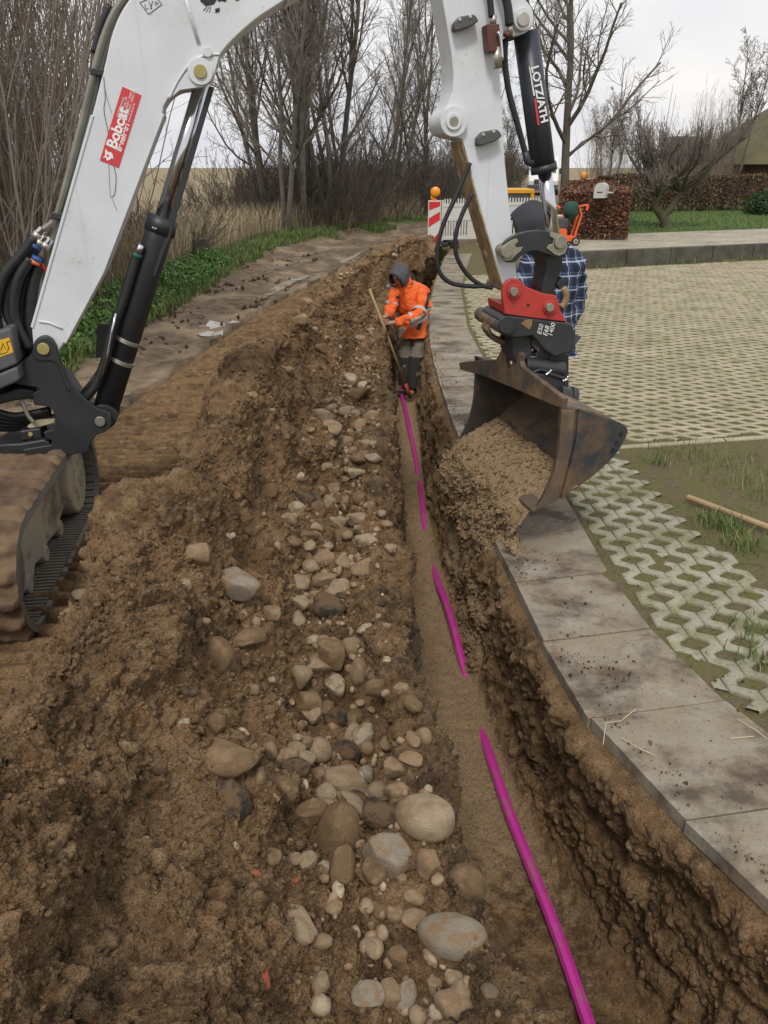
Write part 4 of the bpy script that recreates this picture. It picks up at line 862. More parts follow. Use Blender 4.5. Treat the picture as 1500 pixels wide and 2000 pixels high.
z1 = [(1235,105,40,45,'w'),(1290,150,120,110,'s'),(1375,125,75,75,'b'),(1250,190,110,80,'p'),(1180,240,70,80,'p'),(1400,220,60,95,'b'),(1215,335,75,65,'b'),(1270,365,60,60,'s'),(1210,380,70,80,'p'),(1385,400,80,80,'s'),(1150,525,70,50,'p'),(1245,525,80,85,'p'),(1180,565,85,50,'p'),(1340,545,110,80,'d'),(1365,745,110,60,'p'),(1235,630,70,50,'b'),(1430,620,45,60,'g'),(1055,530,50,70,'b'),(1280,745,60,60,'b'),(1200,770,130,70,'s'),(1090,700,130,110,'s'),(1150,600,100,60,'d'),(1060,940,80,60,'s'),(1140,960,70,50,'b'),(1150,1035,40,30,'o'),(1305,1140,60,60,'b'),(215,985,40,40,'b'),(1430,1490,110,90,'g'),(1000,1010,60,40,'o'),(920,910,30,40,'p'),(720,420,40,30,'w'),(980,290,50,40,'b'),(1060,255,40,20,'w'),(850,430,60,90,'s'),(1255,1275,70,40,'b'),(890,200,60,50,'s'),(520,150,50,40,'d'),(740,300,60,30,'d'),(1470,1000,90,140,'s')]
z2 = [(60,690,80,60,'b'),(40,600,80,70,'b'),(100,565,80,50,'b'),(45,1175,65,60,'b'),(115,1105,70,45,'b'),(270,1420,70,55,'p'),(195,1450,60,70,'b'),(20,500,60,50,'b'),(60,420,60,50,'s'),(150,480,60,70,'b'),(110,350,70,60,'s'),(60,300,60,60,'b'),(40,1330,80,90,'s')]
GENL = {'p': 'pale rounded fieldstone lying in the stony gully of the spoil heap', 'b': 'brown mud-smeared fieldstone in the spoil heap', 's': 'stone caked all over with brown soil in the spoil heap', 'd': 'small black tarry asphalt lump in the stony gully', 'w': 'small whitish stone in the spoil heap', 'g': 'small grey stone in the spoil heap', 'o': 'small orange brick crumb in the spoil heap'}
GRP = {'p': 'pale fieldstones in the gully', 'b': 'brown fieldstones in the spoil heap', 's': 'soil-caked stones', 'd': 'small asphalt lumps in the gully', 'w': 'small whitish stones', 'g': 'small grey stones', 'o': 'brick crumbs'}
for lst, (ou, ov, k) in ((z8, (350, 700, .3667)), (z1, (0, 1200, .5)), (z2, (750, 1200, .5))):
    for a, b_, w_, h_, kd in lst: pxstone(ou + a * k, ov + b_ * k, w_ * k, h_ * k, kd, GENL[kd], GRP[kd], k_=.4 if kd == 'o' else .65)
for i in range(88):                                                 # smaller fill of the stony gully, and far stones
    y_ = random.uniform(1.0, 6.5); x_ = float(EL(y_)) - .30 + random.gauss(0, .12); s = random.uniform(.018, .045); z_ = surf(x_, y_); kd = random.choice('ppbbbbsswgd')
    stone((x_, y_, z_ + s * .2), s * random.uniform(.9, 1.5), s, s * .8, kd, GENL[kd], GRP[kd], random.uniform(0, 6))
for i in range(62):
    y_ = 6.3 + 10.5 * random.random() ** 1.3; x_ = float(EL(y_)) - random.uniform(.08, .75); s = random.uniform(.025, .075); z_ = surf(x_, y_); kd = random.choice('ppbbbsswg')
    stone((x_, y_, z_ + s * .3), s * random.uniform(.9, 1.4), s, s * .8, kd, GENL[kd], GRP[kd], random.uniform(0, 6))
npb = 1500; yp = 1.0 + 9 * rng.random(npb) ** 1.2; xp = EL(yp) - .27 + rng.normal(0, .15, npb); sp = .006 + .018 * rng.random(npb) ** 2.5
kk = xp < EL(yp) - .1; xp, yp, sp = xp[kk], yp[kk], sp[kk]; pz = np.array([surf(a, b_) for a, b_ in zip(xp, yp)])
def scatter_pebbles(pts, sizes):
    V0, F0 = ICO[2]; n = len(pts); VV = V0[None] * rng.uniform(.6, 1.25, (n, 1, 3)); VV = VV * (1 + .09 * rng.normal(size=(n, len(V0), 1)).clip(-1.5, 1.5)); a = rng.uniform(0, 6.28, n); c_, s_ = np.cos(a)[:, None], np.sin(a)[:, None]
    VV = np.stack([VV[..., 0] * c_ - VV[..., 1] * s_, VV[..., 0] * s_ + VV[..., 1] * c_, VV[..., 2]], -1) * sizes[:, None, None] + pts[:, None]
    return VV.reshape(-1, 3), (np.array(F0)[None] + (np.arange(n) * len(V0))[:, None, None]).reshape(-1, 3)
vp_, qp_ = scatter_pebbles(np.c_[xp, yp, pz + sp * .15], sp)
def peb_mat():
    m, t, bs = new_mat('mixed_pebbles'); rd = nd(t, 'ShaderNodeNewGeometry').outputs['Random Per Island']; c = ramp(t, rd, [(0, (.10, .075, .05)), (.35, (.24, .165, .095)), (.7, (.34, .26, .17)), (1, (.46, .39, .29))])
    c = mixc(t, ramp(t, noise(t, 40, 4, .7), [(.45, 0.), (.6, .9)]), c, DIRT); setc(t, bs, c); bs.inputs['Roughness'].default_value = .85; bump(t, bs, noise(t, 160, 3, .6), .4, .01); return m
tag(fast_mesh('gravel', vp_, qp_, peb_mat()), 'mixed small pebbles and gravel filling the stony gully', 'gravel', kind='stuff')
# ------------------------------------------------------------------ loose soil crumbs and clods (uncountable)
def scatter_clods(name, pts, sizes, mat_, sub, flat=.8):
    V0, F0 = ICO[sub]; F0 = np.array(F0); n = len(pts)
    q = rng.normal(size=(n, 4)); q /= np.linalg.norm(q, axis=1)[:, None]; w_, x, y, z = q.T
    Rm = np.stack([1 - 2 * (y * y + z * z), 2 * (x * y - z * w_), 2 * (x * z + y * w_), 2 * (x * y + z * w_), 1 - 2 * (x * x + z * z), 2 * (y * z - x * w_), 2 * (x * z - y * w_), 2 * (y * z + x * w_), 1 - 2 * (x * x + y * y)], 1).reshape(n, 3, 3)
    VV = V0[None] * rng.uniform(.55, 1.25, (n, 1, 3)) * (1 + .30 * rng.normal(size=(n, len(V0), 1)).clip(-1.5, 1.5) * (1 if sub == 1 else .8))
    VV = np.einsum('nij,nvj->nvi', Rm, VV) * sizes[:, None, None] + pts[:, None]
    Q = (F0[None] + (np.arange(n) * len(V0))[:, None, None]).reshape(-1, 3)
    return VV.reshape(-1, 3), Q
hm = (T > 2.6) & (T < 14) & (yy > .55) & (yy < 9)
wgt = hm * (1 / np.maximum(yy, .6)) ** .3; wgt = wgt / wgt.sum()
idx = rng.choice(len(V), 42000, p=wgt); sz_ = .0018 + .0085 * rng.random(42000) ** 4.5; sz_ *= (.6 + yy[idx] * .22)
v1, q1 = scatter_clods('c', V[idx] + np.c_[rng.normal(0, .004, (42000, 2)), sz_ * .3], sz_, SOIL, 1)
idx2 = rng.choice(len(V), 1300, p=wgt); s2 = .007 + .02 * rng.random(1300) ** 4
v2, q2 = scatter_clods('c', V[idx2] + np.c_[np.zeros((1300, 2)), s2 * .2], s2, SOIL, 2)
wm = (wallR > .4) & (yy > .8) & (yy < 8); wi = rng.choice(np.where(wm)[0], 2600); s3 = .004 + .018 * rng.random(2600) ** 3
v3, q3 = scatter_clods('c', V[wi], s3, SOIL, 1)
fm = (floor_m > .5) & (yy > .9) & (yy < 10); fi = rng.choice(np.where(fm)[0], 2500); s4 = .003 + .014 * rng.random(2500) ** 4
v4, q4 = scatter_clods('c', V[fi], s4, SOIL, 1)
VV, QQ, AS, AD, off = [], [], [], [], 0
for v_, q_, ii in ((v1, q1, idx), (v2, q2, idx2), (v3, q3, wi), (v4, q4, fi)):
    k = len(v_) // len(ii); VV.append(v_); QQ.append(q_ + off); off += len(v_); AS.append(np.repeat(sand[ii] + rng.normal(0, .18, len(ii)), k)); AD.append(np.repeat(dark[ii] + rng.normal(0, .2, len(ii)), k))
cl = fast_mesh('soil_clods', np.concatenate(VV), np.concatenate(QQ), SOIL, smooth=False, attrs={'sand': np.concatenate(AS), 'dark': np.concatenate(AD)})
tag(cl, 'loose brown crumbs and clods of soil on the spoil heap', 'soil', kind='stuff')
# crumbs of soil spilled on the slabs and pavers
n = 7000; yv = 1.2 + 8 * rng.random(n) ** 1.5; xv = SL(yv) + (SR(yv) - SL(yv) + .25) * rng.random(n) ** 1.3 + .02; s5 = .0015 + .006 * rng.random(n) ** 5
kq = (perlin(np.c_[xv, yv, 0 * xv], 2.6, 98) + .25 * (SL(yv) + .12 - xv) / .12 > .06) | (rng.random(n) < .12); xv, yv, s5 = xv[kq], yv[kq], s5[kq]; n = len(xv)
v5, q5 = scatter_clods('c', np.c_[xv, yv, s5 * .4 + .002], s5, SOIL, 1)
cl2 = fast_mesh('soil_crumbs', v5, q5, SOIL, smooth=False, attrs={'sand': np.repeat(rng.uniform(0, .4, n), 12), 'dark': np.repeat(rng.uniform(.2, .9, n), 12)})
tag(cl2, 'dark crumbs of soil scattered over the slabs and pavers', 'soil', kind='stuff')
# ------------------------------------------------------------------ sand pouring from the bucket down into the trench
LN, LF = BK(1046, 995), BK(1046, 995) + BW * wdt
nt_, ns_ = 260, 300
tv = np.linspace(0, 1.12, nt_)[:, None] * np.ones((1, ns_)); sv = np.ones((nt_, 1)) * np.linspace(0, 1, ns_)[None]
ln = np.array(LN)[None, None] + (np.array(LF) - np.array(LN))[None, None] * np.clip(tv, .03, .97)[..., None]
yc = ln[..., 1] + (tv - np.clip(tv, .03, .97)) * 1.2 * sm(.34, .5, sv)
xs_lip = ln[..., 0]; slx = SL(yc)
env = np.clip(np.minimum((tv + .0) / .22, (1.12 - tv) / .2), 0, 1); env = env * env * (3 - 2 * env)
inb = np.clip(np.minimum((tv - .03) / .06, (.97 - tv) / .06), 0, 1)
cp_s = [0, .16, .30, .42, .52, .64, .76, .88, 1.0]
cp_x = [xs_lip + .215, xs_lip + .13, xs_lip + .02, xs_lip - .08, np.minimum(slx + .02, xs_lip - .10), np.minimum(slx - .03, xs_lip - .08), slx - .06, slx - .08, slx - .09]
cp_z = [.415, .385, .31, .21, .10, -.14, -.36, -.58, -.86]
SX = np.zeros_like(tv); SZ = np.zeros_like(tv)
for i in range(len(cp_s) - 1):
    a, b_ = cp_s[i], cp_s[i + 1]; m_ = (sv >= a) & (sv <= b_); f = np.clip((sv - a) / (b_ - a), 0, 1)
    SX = np.where(m_, cp_x[i] * (1 - f) + cp_x[i + 1] * f, SX); SZ = np.where(m_, cp_z[i] * (1 - f) + cp_z[i + 1] * f, SZ)
outb = 1 - sm(.2, .34, sv)
SZ = SZ - (1 - env) * (1 - outb) * .12 - (1 - inb) * outb * .05
SX = SX + (1 - env) * sm(.45, .6, sv) * .14 - (1 - np.clip(tv / .12, 0, 1)) * sm(.2, .3, sv) * (1 - sm(.42, .55, sv)) * .07
SP = np.stack([SX, yc, SZ], -1); SPf = SP.reshape(-1, 3); SN = normals(SP).reshape(-1, 3)
if SN[:, 2].mean() < 0: SN = -SN
bb = lambda s, sd: np.abs(perlin(SPf, s, sd)) - .25
dd_ = perlin(SPf, 4, 61) * .06 + perlin(SPf, 9, 67) * .03 + bb(14, 62) * .05 + bb(30, 63) * .022 + bb(62, 64) * .016 + bb(120, 65) * .010
SPf = SPf + SN * (dd_ * (.30 + .42 * sm(.3, .5, sv)).ravel())[:, None]
sd_ = fast_mesh('sand', SPf, gridq(nt_, ns_)[:, ::-1], SOIL, attrs={'sand': (.95 - .35 * sm(.7, 1, sv) + .2 * perlin(SPf, 3, 66).reshape(sv.shape)).ravel(), 'dark': (.0 + .12 * sm(.6, 1, sv)).ravel()})
tag(sd_, 'light brown sand spilling from the bucket lip down the trench wall', 'sand', kind='stuff')
si = rng.choice(len(SPf), 9000, p=(lambda q_: q_ / q_.sum())((.25 + sm(.3, .5, sv)).ravel())); s6 = .002 + .012 * rng.random(9000) ** 5
v6, q6 = scatter_clods('c', SPf[si] + SN[si] * .006, s6, SOIL, 1)
sc = fast_mesh('sand_clods', v6, q6, SOIL, smooth=False, attrs={'sand': np.repeat(rng.uniform(.5, 1.1, 9000), 12), 'dark': np.repeat(rng.uniform(-.1, .3, 9000), 12)})
tag(sc, 'loose lumps of damp sand tumbling off the bucket lip', 'sand', kind='stuff')
# ------------------------------------------------------------------ magenta conduit on the trench floor
MAG = pm('magenta_plastic', (.58, .035, .33), (.52, .035, .30), 6, .3, dirt=(.30, .15, .13), dscale=11, dlo=.5, dhi=.72)
pp = [(1290, 2420, -.82), (1150, 2000, -.815), (1080, 1800, -.815), (1000, 1600, -.82), (965, 1500, -.83), (945, 1440, -.872), (925, 1370, -.93), (905, 1300, -.84), (890, 1240, -.79), (872, 1180, -.79), (855, 1135, -.83), (841, 1080, -.93), (832, 1040, -.875), (827, 1000, -.84), (821, 952, -.85), (818, 936, -.885), (816, 924, -.86), (812, 895, -.845), (800, 840, -.835), (790, 792, -.83), (785, 772, -.84), (782, 755, -.9)]
pts = smooth_path([G(u, v, z_) for u, v, z_ in pp], 6)
pipe_ = MB().tube(pts, .0245, 8).build('conduit_pipe', MAG, None, smooth=False)
tag(pipe_, 'bright magenta plastic conduit lying partly buried along the trench floor', 'pipe')
# ------------------------------------------------------------------ people
def skin_mesh(name, J, B, m, parent, root, levels=2, wr=0):
    keys = list(J); off = np.array(wloc(parent)); V = [tuple(np.array(J[k][0]) - off) for k in keys]; E_ = [(keys.index(a), keys.index(b_)) for a, b_ in B]
    me = bpy.data.meshes.new(name); me.from_pydata(V, E_, []); o = bpy.data.objects.new(name, me); COL.objects.link(o); o.parent = parent
    md = o.modifiers.new('skin', 'SKIN'); md.use_smooth_shade = True
    for i, k in enumerate(keys):
        r = J[k][1]; s = me.skin_vertices[0].data[i]; s.radius = (r, r) if not hasattr(r, '__len__') else r; s.use_root = (k == root)
    sb_ = o.modifiers.new('sub', 'SUBSURF'); sb_.levels = levels; sb_.render_levels = levels
    dg = bpy.context.evaluated_depsgraph_get(); me2 = bpy.data.meshes.new_from_object(o.evaluated_get(dg)); o.modifiers.clear(); o.data = me2; me2.name = name; me2.materials.clear(); me2.materials.append(m)
    if wr:
        n_ = len(me2.vertices); co = np.empty(n_ * 3); me2.vertices.foreach_get('co', co); co = co.reshape(-1, 3); nn_ = np.empty(n_ * 3); me2.vertices.foreach_get('normal', nn_); nn_ = nn_.reshape(-1, 3)
        q_ = co * np.array([1, 1, 1.6]); dsp = (np.abs(perlin(q_, 7, 3)) - .25) * 1.6 + (np.abs(perlin(q_, 15, 4)) - .25) * .8 + perlin(q_, 4, 5) * .6
        co = co + nn_ * (dsp * wr)[:, None]; me2.vertices.foreach_set('co', co.ravel()); me2.update()
    me2.polygons.foreach_set('use_smooth', [True] * len(me2.polygons)); bpy.data.meshes.remove(me); return o
SKIN = pm('skin', (.40, .22, .15), (.34, .18, .12), 20, .55); BOOT = pm('dark_leather', (.02, .018, .016), (.05, .04, .03), 12, .7)
def hand(J, B, wrist, palm_dir, finger_dir, side, key, r=.0105):
    """palm, four unequal bent fingers curling and a thumb leaving the side of the palm"""
    f = Vector(finger_dir).normalized(); n = Vector(palm_dir).normalized(); s = f.cross(n).normalized() * side
    w_ = Vector(J[wrist][0]); J[key + 'palm'] = (w_ + f * .055, (.032, .017)); B.append((wrist, key + 'palm'))
    for i, (o_, l) in enumerate(((.033, .85), (.011, 1.0), (-.011, .95), (-.032, .75))):
        k0 = w_ + f * .085 + s * o_; k1 = k0 + f * .032 * l + n * .02; k2 = k1 + n * .03 * l - f * .008
        for nm, pnt in (('a', k0), ('b', k1), ('c', k2)): J[f'{key}{i}{nm}'] = (pnt, r * (1, .92, .8)['abc'.index(nm)])
        B += [(key + 'palm', f'{key}{i}a'), (f'{key}{i}a', f'{key}{i}b'), (f'{key}{i}b', f'{key}{i}c')]
    t0 = w_ + f * .045 + s * .038 + n * .01; t1 = t0 + f * .02 + n * .03
    J[key + 't0'] = (t0, r * 1.1); J[key + 't1'] = (t1, r * .95); B += [(key + 'palm', key + 't0'), (key + 't0', key + 't1')]
def face(root, c, fd, up=Vector((0, 0, 1))):
    fd = Vector(fd).normalized(); s = fd.cross(up).normalized(); c = Vector(c); EY = pm('eye_dark', (.02, .015, .012)); LIP = pm('lips', (.28, .11, .09))
    for k in (-1, 1): MB().ball(c + fd * .088 + s * .034 * k + up * .008, (.012, .012, .008), 2).build('eye', EY, root, smooth=True)
    MB().tube([c + fd * .086 + s * .022 - up * .05, c + fd * .094 - up * .049, c + fd * .086 - s * .022 - up * .05], .006, 8).build('mouth', LIP, root, smooth=True)
    for k in (-1, 1): MB().ball(c + s * .083 * k, (.014, .02, .03), 2).build('ear', SKIN, root, smooth=True)
def hood(root, c, fd, m, r=(.118, .125, .14), open_=.60, name='hood'):
    V, F = ICO[4]; fd = Vector(fd).normalized(); fdn = np.array(fd - Vector((0, 0, .12))); fdn /= np.linalg.norm(fdn)
    keep = [f for f in F if np.mean([V[i] @ fdn for i in f]) < open_ and np.mean([V[i][2] for i in f]) > -.93]
    VV = V * np.array(r); low = np.clip(-VV[:, 2] - .03, 0, 1); VV[:, :2] *= (1 + low * 2.2)[:, None]
    VV = VV * (1 + .03 * perlin(V, 2.2, 71))[:, None] + np.array(c)
    rim = np.clip(V @ fdn - open_ + .25, 0, .25); VV += np.outer(rim * .12, fdn)
    o = MB().add(VV, keep).build(name, m, root, smooth=True); so_ = o.modifiers.new('thick', 'SOLIDIFY'); so_.thickness = .014; return o
# --- man in the trench
W = thing('person', 'man in an orange hi-vis jacket and grey hood standing in the trench', 'person', (.30, 9.8, -.87))
wf = Vector((-.62, -.75, -.25))
J = {'pel': ((.36, 9.93, .02), .085), 'spi': ((.35, 9.92, .2), .10), 'che': ((.32, 9.88, .40), (.13, .10)), 'nek': ((.245, 9.82, .53), .052), 'jaw': ((.185, 9.75, .555), (.06, .066)), 'skl': ((.175, 9.745, .635), (.078, .088)), 'crn': ((.185, 9.755, .69), .05),
     'nos': ((.125, 9.66, .595), .014), 'shr': ((.13, 9.80, .43), .055), 'elr': ((.07, 9.70, .20), .042), 'wrr': ((.01, 9.575, .165), .028), 'shl': ((.455, 9.86, .42), .055), 'ell': ((.41, 9.62, .16), .042), 'wrl': ((.095, 9.55, .10), .028),
     'hpr': ((.295, 9.94, -.06), .06), 'knr': ((.275, 9.87, -.42), .06), 'anr': ((.275, 9.9, -.78), .042), 'hpl': ((.43, 9.9, -.06), .06), 'knl': ((.385, 9.78, -.42), .06), 'anl': ((.365, 9.8, -.78), .042), 'tor': ((.16, 9.82, -.84), .035), 'tol': ((.28, 9.62, -.84), .035)}
B = [('pel', 'spi'), ('spi', 'che'), ('che', 'nek'), ('nek', 'jaw'), ('jaw', 'skl'), ('skl', 'crn'), ('skl', 'nos'), ('che', 'shr'), ('shr', 'elr'), ('elr', 'wrr'), ('che', 'shl'), ('shl', 'ell'), ('ell', 'wrl'), ('pel', 'hpr'), ('hpr', 'knr'), ('knr', 'anr'), ('pel', 'hpl'), ('hpl', 'knl'), ('knl', 'anl'), ('anr', 'tor'), ('anl', 'tol')]
hand(J, B, 'wrr', (.2, -.9, -.3), (-.85, -.4, -.1), 1, 'hr'); hand(J, B, 'wrl', (0, -1, .1), (-1, 0, .05), 1, 'hl')
skin_mesh('body', J, B, SKIN, W, 'pel'); face(W, (.175, 9.745, .612), wf + Vector((0, 0, -.2)))
def hivis():
    m, t, bs = new_mat('orange_hivis'); P = nd(t, 'ShaderNodeNewGeometry').outputs['Position']; sx = nd(t, 'ShaderNodeSeparateXYZ'); t.links.new(P, sx.inputs[0]); x, z_ = sx.outputs[0], sx.outputs[2]
    c = mixc(t, noise(t, 9, 4, .6, P), (.86, .15, .02), (.74, .115, .018))
    f = math_(t, 'SUBTRACT', z_, math_(t, 'MULTIPLY', math_(t, 'SUBTRACT', x, .4), .45))
    def band(q, a, b_): return math_(t, 'MULTIPLY', math_(t, 'GREATER_THAN', q, a), math_(t, 'LESS_THAN', q, b_))
    g = math_(t, 'SUBTRACT', x, math_(t, 'MULTIPLY', math_(t, 'SUBTRACT', z_, .1), .32))
    blk = math_(t, 'MULTIPLY', band(g, .425, .478), band(z_, -.02, .40))
    gry = math_(t, 'MULTIPLY', math_(t, 'ADD', band(f, .045, .085), band(f, .135, .172)), math_(t, 'GREATER_THAN', x, .31))
    c = mixc(t, blk, c, (.02, .02, .022)); c = mixc(t, gry, c, (.42, .43, .43)); setc(t, bs, c); bs.inputs['Roughness'].default_value = .75
    bump(t, bs, noise(t, 11, 5, .6, P, .6), .9, .035); return m
ORJ = hivis(); BANDM = pm('reflective_grey', (.40, .41, .42), None, rough=.5)
JJ = {'hem': ((.375, 9.92, -.09), (.19, .16)), 'pel': ((.37, 9.92, .06), (.195, .16)), 'spi': ((.36, 9.91, .2), (.195, .16)), 'che': ((.325, 9.88, .385), (.205, .145)), 'col': ((.265, 9.84, .50), .095), 'shr': ((.14, 9.8, .42), .095), 'upr': ((.10, 9.76, .31), .082), 'elr': ((.07, 9.70, .20), .074), 'wrr': ((.025, 9.60, .168), .050), 'shl': ((.45, 9.86, .41), .104), 'upl': ((.445, 9.76, .28), .092), 'ell': ((.40, 9.63, .17), .084), 'wrl': ((.125, 9.555, .105), .054), 'brw': ((.165, 9.565, .11), .056)}
skin_mesh('jacket', JJ, [('hem', 'pel'), ('pel', 'spi'), ('spi', 'che'), ('che', 'col'), ('che', 'shr'), ('shr', 'upr'), ('upr', 'elr'), ('elr', 'wrr'), ('che', 'shl'), ('shl', 'upl'), ('upl', 'ell'), ('ell', 'brw'), ('brw', 'wrl')], ORJ, W, 'pel', 3, .022)
def bandat(a, b_, f, r, wd=.02):
    a, b_ = Vector(a), Vector(b_); p = a.lerp(b_, f); d_ = (b_ - a).normalized(); MB().tube([p - d_ * wd, p + d_ * wd], r, 20, cap=False).build('reflective_band', BANDM, W, smooth=True)
bandat((.40, 9.63, .17), (.175, 9.56, .11), .38, .074); bandat((.445, 9.76, .28), (.40, 9.63, .17), .62, .089); bandat((.10, 9.76, .31), (.07, 9.70, .20), .2, .078)
MB().box((.16, 9.72, .375), (.045, .02, .03)).build('pocket_flap', BLACK, W, bevel=.004); MB().box((.315, 9.735, .36), (.06, .02, .035)).build('pocket_flap', BLACK, W, bevel=.004); MB().tube([Vector((.31, 9.735, .345)), Vector((.33, 9.735, .27))], .008, 6).build('zip', BLACK, W)
hood(W, (.182, 9.752, .628), wf + Vector((0, 0, -.35)), pm('grey_hood_fabric', (.062, .062, .07), (.085, .085, .095), 9, .9, bmp=.4, bscale=30))
MB().tube([Vector((.255, 9.84, .50)), Vector((.225, 9.80, .56))], [.10, .085], 18).build('hood_collar', ORJ, W, smooth=True)
TROU = pm('grey_brown_work_trousers', (.24, .205, .165), (.17, .145, .118), 7, .9, bmp=.5, bscale=16, dirt=(.05, .045, .038), dscale=3.5)
TD_ = pm('dark_knee_cloth', (.03, .03, .028), (.05, .046, .04), 6, .9)
skin_mesh('trousers', {'wst': ((.37, 9.92, .03), (.15, .13)), 'pel': ((.365, 9.925, -.06), (.15, .13)), 'hpr': ((.28, 9.92, -.14), .118), 'knr': ((.27, 9.87, -.42), .098), 'cfr': ((.265, 9.885, -.77), .088), 'hpl': ((.45, 9.89, -.14), .122), 'knl': ((.405, 9.79, -.42), .10), 'cfl': ((.37, 9.79, -.77), .084)}, [('wst', 'pel'), ('pel', 'hpr'), ('hpr', 'knr'), ('knr', 'cfr'), ('pel', 'hpl'), ('hpl', 'knl'), ('knl', 'cfl')], TROU, W, 'pel', 3, .018)
for a, b_ in (((.275, 9.87, -.36), (.272, 9.88, -.72)), ((.40, 9.79, -.34), (.375, 9.79, -.72))): MB().tube([Vector(a), Vector(a).lerp(Vector(b_), .5), Vector(b_)], [.096, .097, .092], 16, cap=False).build('lower_leg_panel', TD_, W, smooth=True)
MB().box((.46, 9.775, -.26), (.10, .03, .05), Matrix.Rotation(.3, 3, 'Z')).build('cargo_pocket', TROU, W, bevel=.008)
for a, t_ in (((.275, 9.9, -.79), (.13, 9.80, -.845)), ((.365, 9.8, -.79), (.24, 9.62, -.845))):
    a, t_ = Vector(a), Vector(t_); d_ = (t_ - a); d_.z = 0; d_.normalize()
    skin_mesh('boot', {'a': (a + Vector((0, 0, .05)), .062), 'h': (a - d_ * .03 - Vector((0, 0, .035)), .055), 'm': (a + d_ * .09 - Vector((0, 0, .035)), (.055, .045)), 't': (a + d_ * .19 - Vector((0, 0, .045)), (.05, .035))}, [('a', 'h'), ('h', 'm'), ('m', 't')], BOOT, W, 'h')
WOOD = pm('ash_wood', (.36, .24, .12), (.27, .175, .085), 9, .6); REDM = pm('red_socket', (.35, .06, .03), None, rough=.6)
hl = thing('shovel', 'long wooden handled shovel with red socket held slanting by the man in the trench', 'shovel', (.31, 9.55, -.86))
p0, p1 = Vector((-.17, 9.50, .50)), Vector((.295, 9.55, -.72)); MB().tube([p0, p1], .0175, 14).build('handle', WOOD, hl, smooth=True)
dv = (p1 - p0).normalized(); MB().tube([p1 - dv * .10, p1 + dv * .07], .024, 12).build('socket', REDM, hl, smooth=True)
mb = MB(); s_ = Vector((0, 1, 0)).cross(dv).normalized(); mb.prism([p1 + dv * .05 + s_ * .04, p1 + dv * .05 - s_ * .04, p1 + dv * .16 - s_ * .09, p1 + dv * .16 + s_ * .09], Vector((0, .006, 0))); mb.build('blade', BROWNSTEEL, hl, bevel=.002)
# --- man in the plaid shirt behind the coupler
def plaid():
    m, t, bs = new_mat('blue_plaid'); P = nd(t, 'ShaderNodeNewGeometry').outputs['Position']; sx = nd(t, 'ShaderNodeSeparateXYZ'); t.links.new(P, sx.inputs[0])
    sxx = math_(t, 'ADD', sx.outputs[0], math_(t, 'MULTIPLY', sx.outputs[1], .6))
    def st(q, per, a, b_): fr_ = math_(t, 'FRACT', math_(t, 'DIVIDE', q, per)); return math_(t, 'MULTIPLY', math_(t, 'GREATER_THAN', fr_, a), math_(t, 'LESS_THAN', fr_, b_))
    c = mixc(t, .0, (.022, .045, .11), (0, 0, 0))
    for q in (sxx, sx.outputs[2]):
        c = mixc(t, math_(t, 'MULTIPLY', st(q, .085, .0, .45), .55), c, (.006, .008, .016)); c = mixc(t, math_(t, 'MULTIPLY', st(q, .085, .62, .72), .62), c, (.55, .60, .68)); c = mixc(t, math_(t, 'MULTIPLY', st(q, .085, .86, .92), .45), c, (.20, .27, .42))
    setc(t, bs, c); bs.inputs['Roughness'].default_value = .9; bump(t, bs, noise(t, 14, 4, .6, P), .4, .02); return m
PLA = plaid()
Z = thing('person', 'man in a blue plaid shirt standing on the pavers behind the excavator coupler', 'person', (1.07, 5.35, 0))
J = {'pel': ((1.07, 5.36, .82), .085), 'spi': ((1.07, 5.35, 1.0), .11), 'che': ((1.07, 5.34, 1.18), (.10, .075)), 'nek': ((1.0, 5.3, 1.34), .045), 'jaw': ((.935, 5.27, 1.40), .062), 'skl': ((.915, 5.28, 1.48), (.078, .088)), 'nos': ((.82, 5.24, 1.45), .014), 'shr': ((.93, 5.27, 1.21), .036), 'elr': ((.84, 5.2, .98), .04), 'wrr': ((.90, 5.1, .82), .028), 'shl': ((1.21, 5.42, 1.21), .036), 'ell': ((1.285, 5.45, .98), .04), 'wrl': ((1.22, 5.33, .80), .028), 'hpr': ((.99, 5.33, .78), .06), 'knr': ((.98, 5.32, .43), .06), 'anr': ((.99, 5.36, .08), .042), 'hpl': ((1.15, 5.39, .78), .06), 'knl': ((1.15, 5.38, .43), .06), 'anl': ((1.15, 5.42, .08), .042), 'tor': ((.85, 5.30, .04), .035), 'tol': ((1.02, 5.36, .04), .035)}
B = [('pel', 'spi'), ('spi', 'che'), ('che', 'nek'), ('nek', 'jaw'), ('jaw', 'skl'), ('skl', 'nos'), ('che', 'shr'), ('shr', 'elr'), ('elr', 'wrr'), ('che', 'shl'), ('shl', 'ell'), ('ell', 'wrl'), ('pel', 'hpr'), ('hpr', 'knr'), ('knr', 'anr'), ('pel', 'hpl'), ('hpl', 'knl'), ('knl', 'anl'), ('anr', 'tor'), ('anl', 'tol')]
hand(J, B, 'wrr', (.4, .2, 0), (-.1, -.4, -.9), 1, 'hr'); hand(J, B, 'wrl', (-.9, 0, 0), (-.1, -.2, -.95), 1, 'hl')
skin_mesh('body', J, B, SKIN, Z, 'pel'); face(Z, (.915, 5.28, 1.465), (-.85, -.2, -.3))
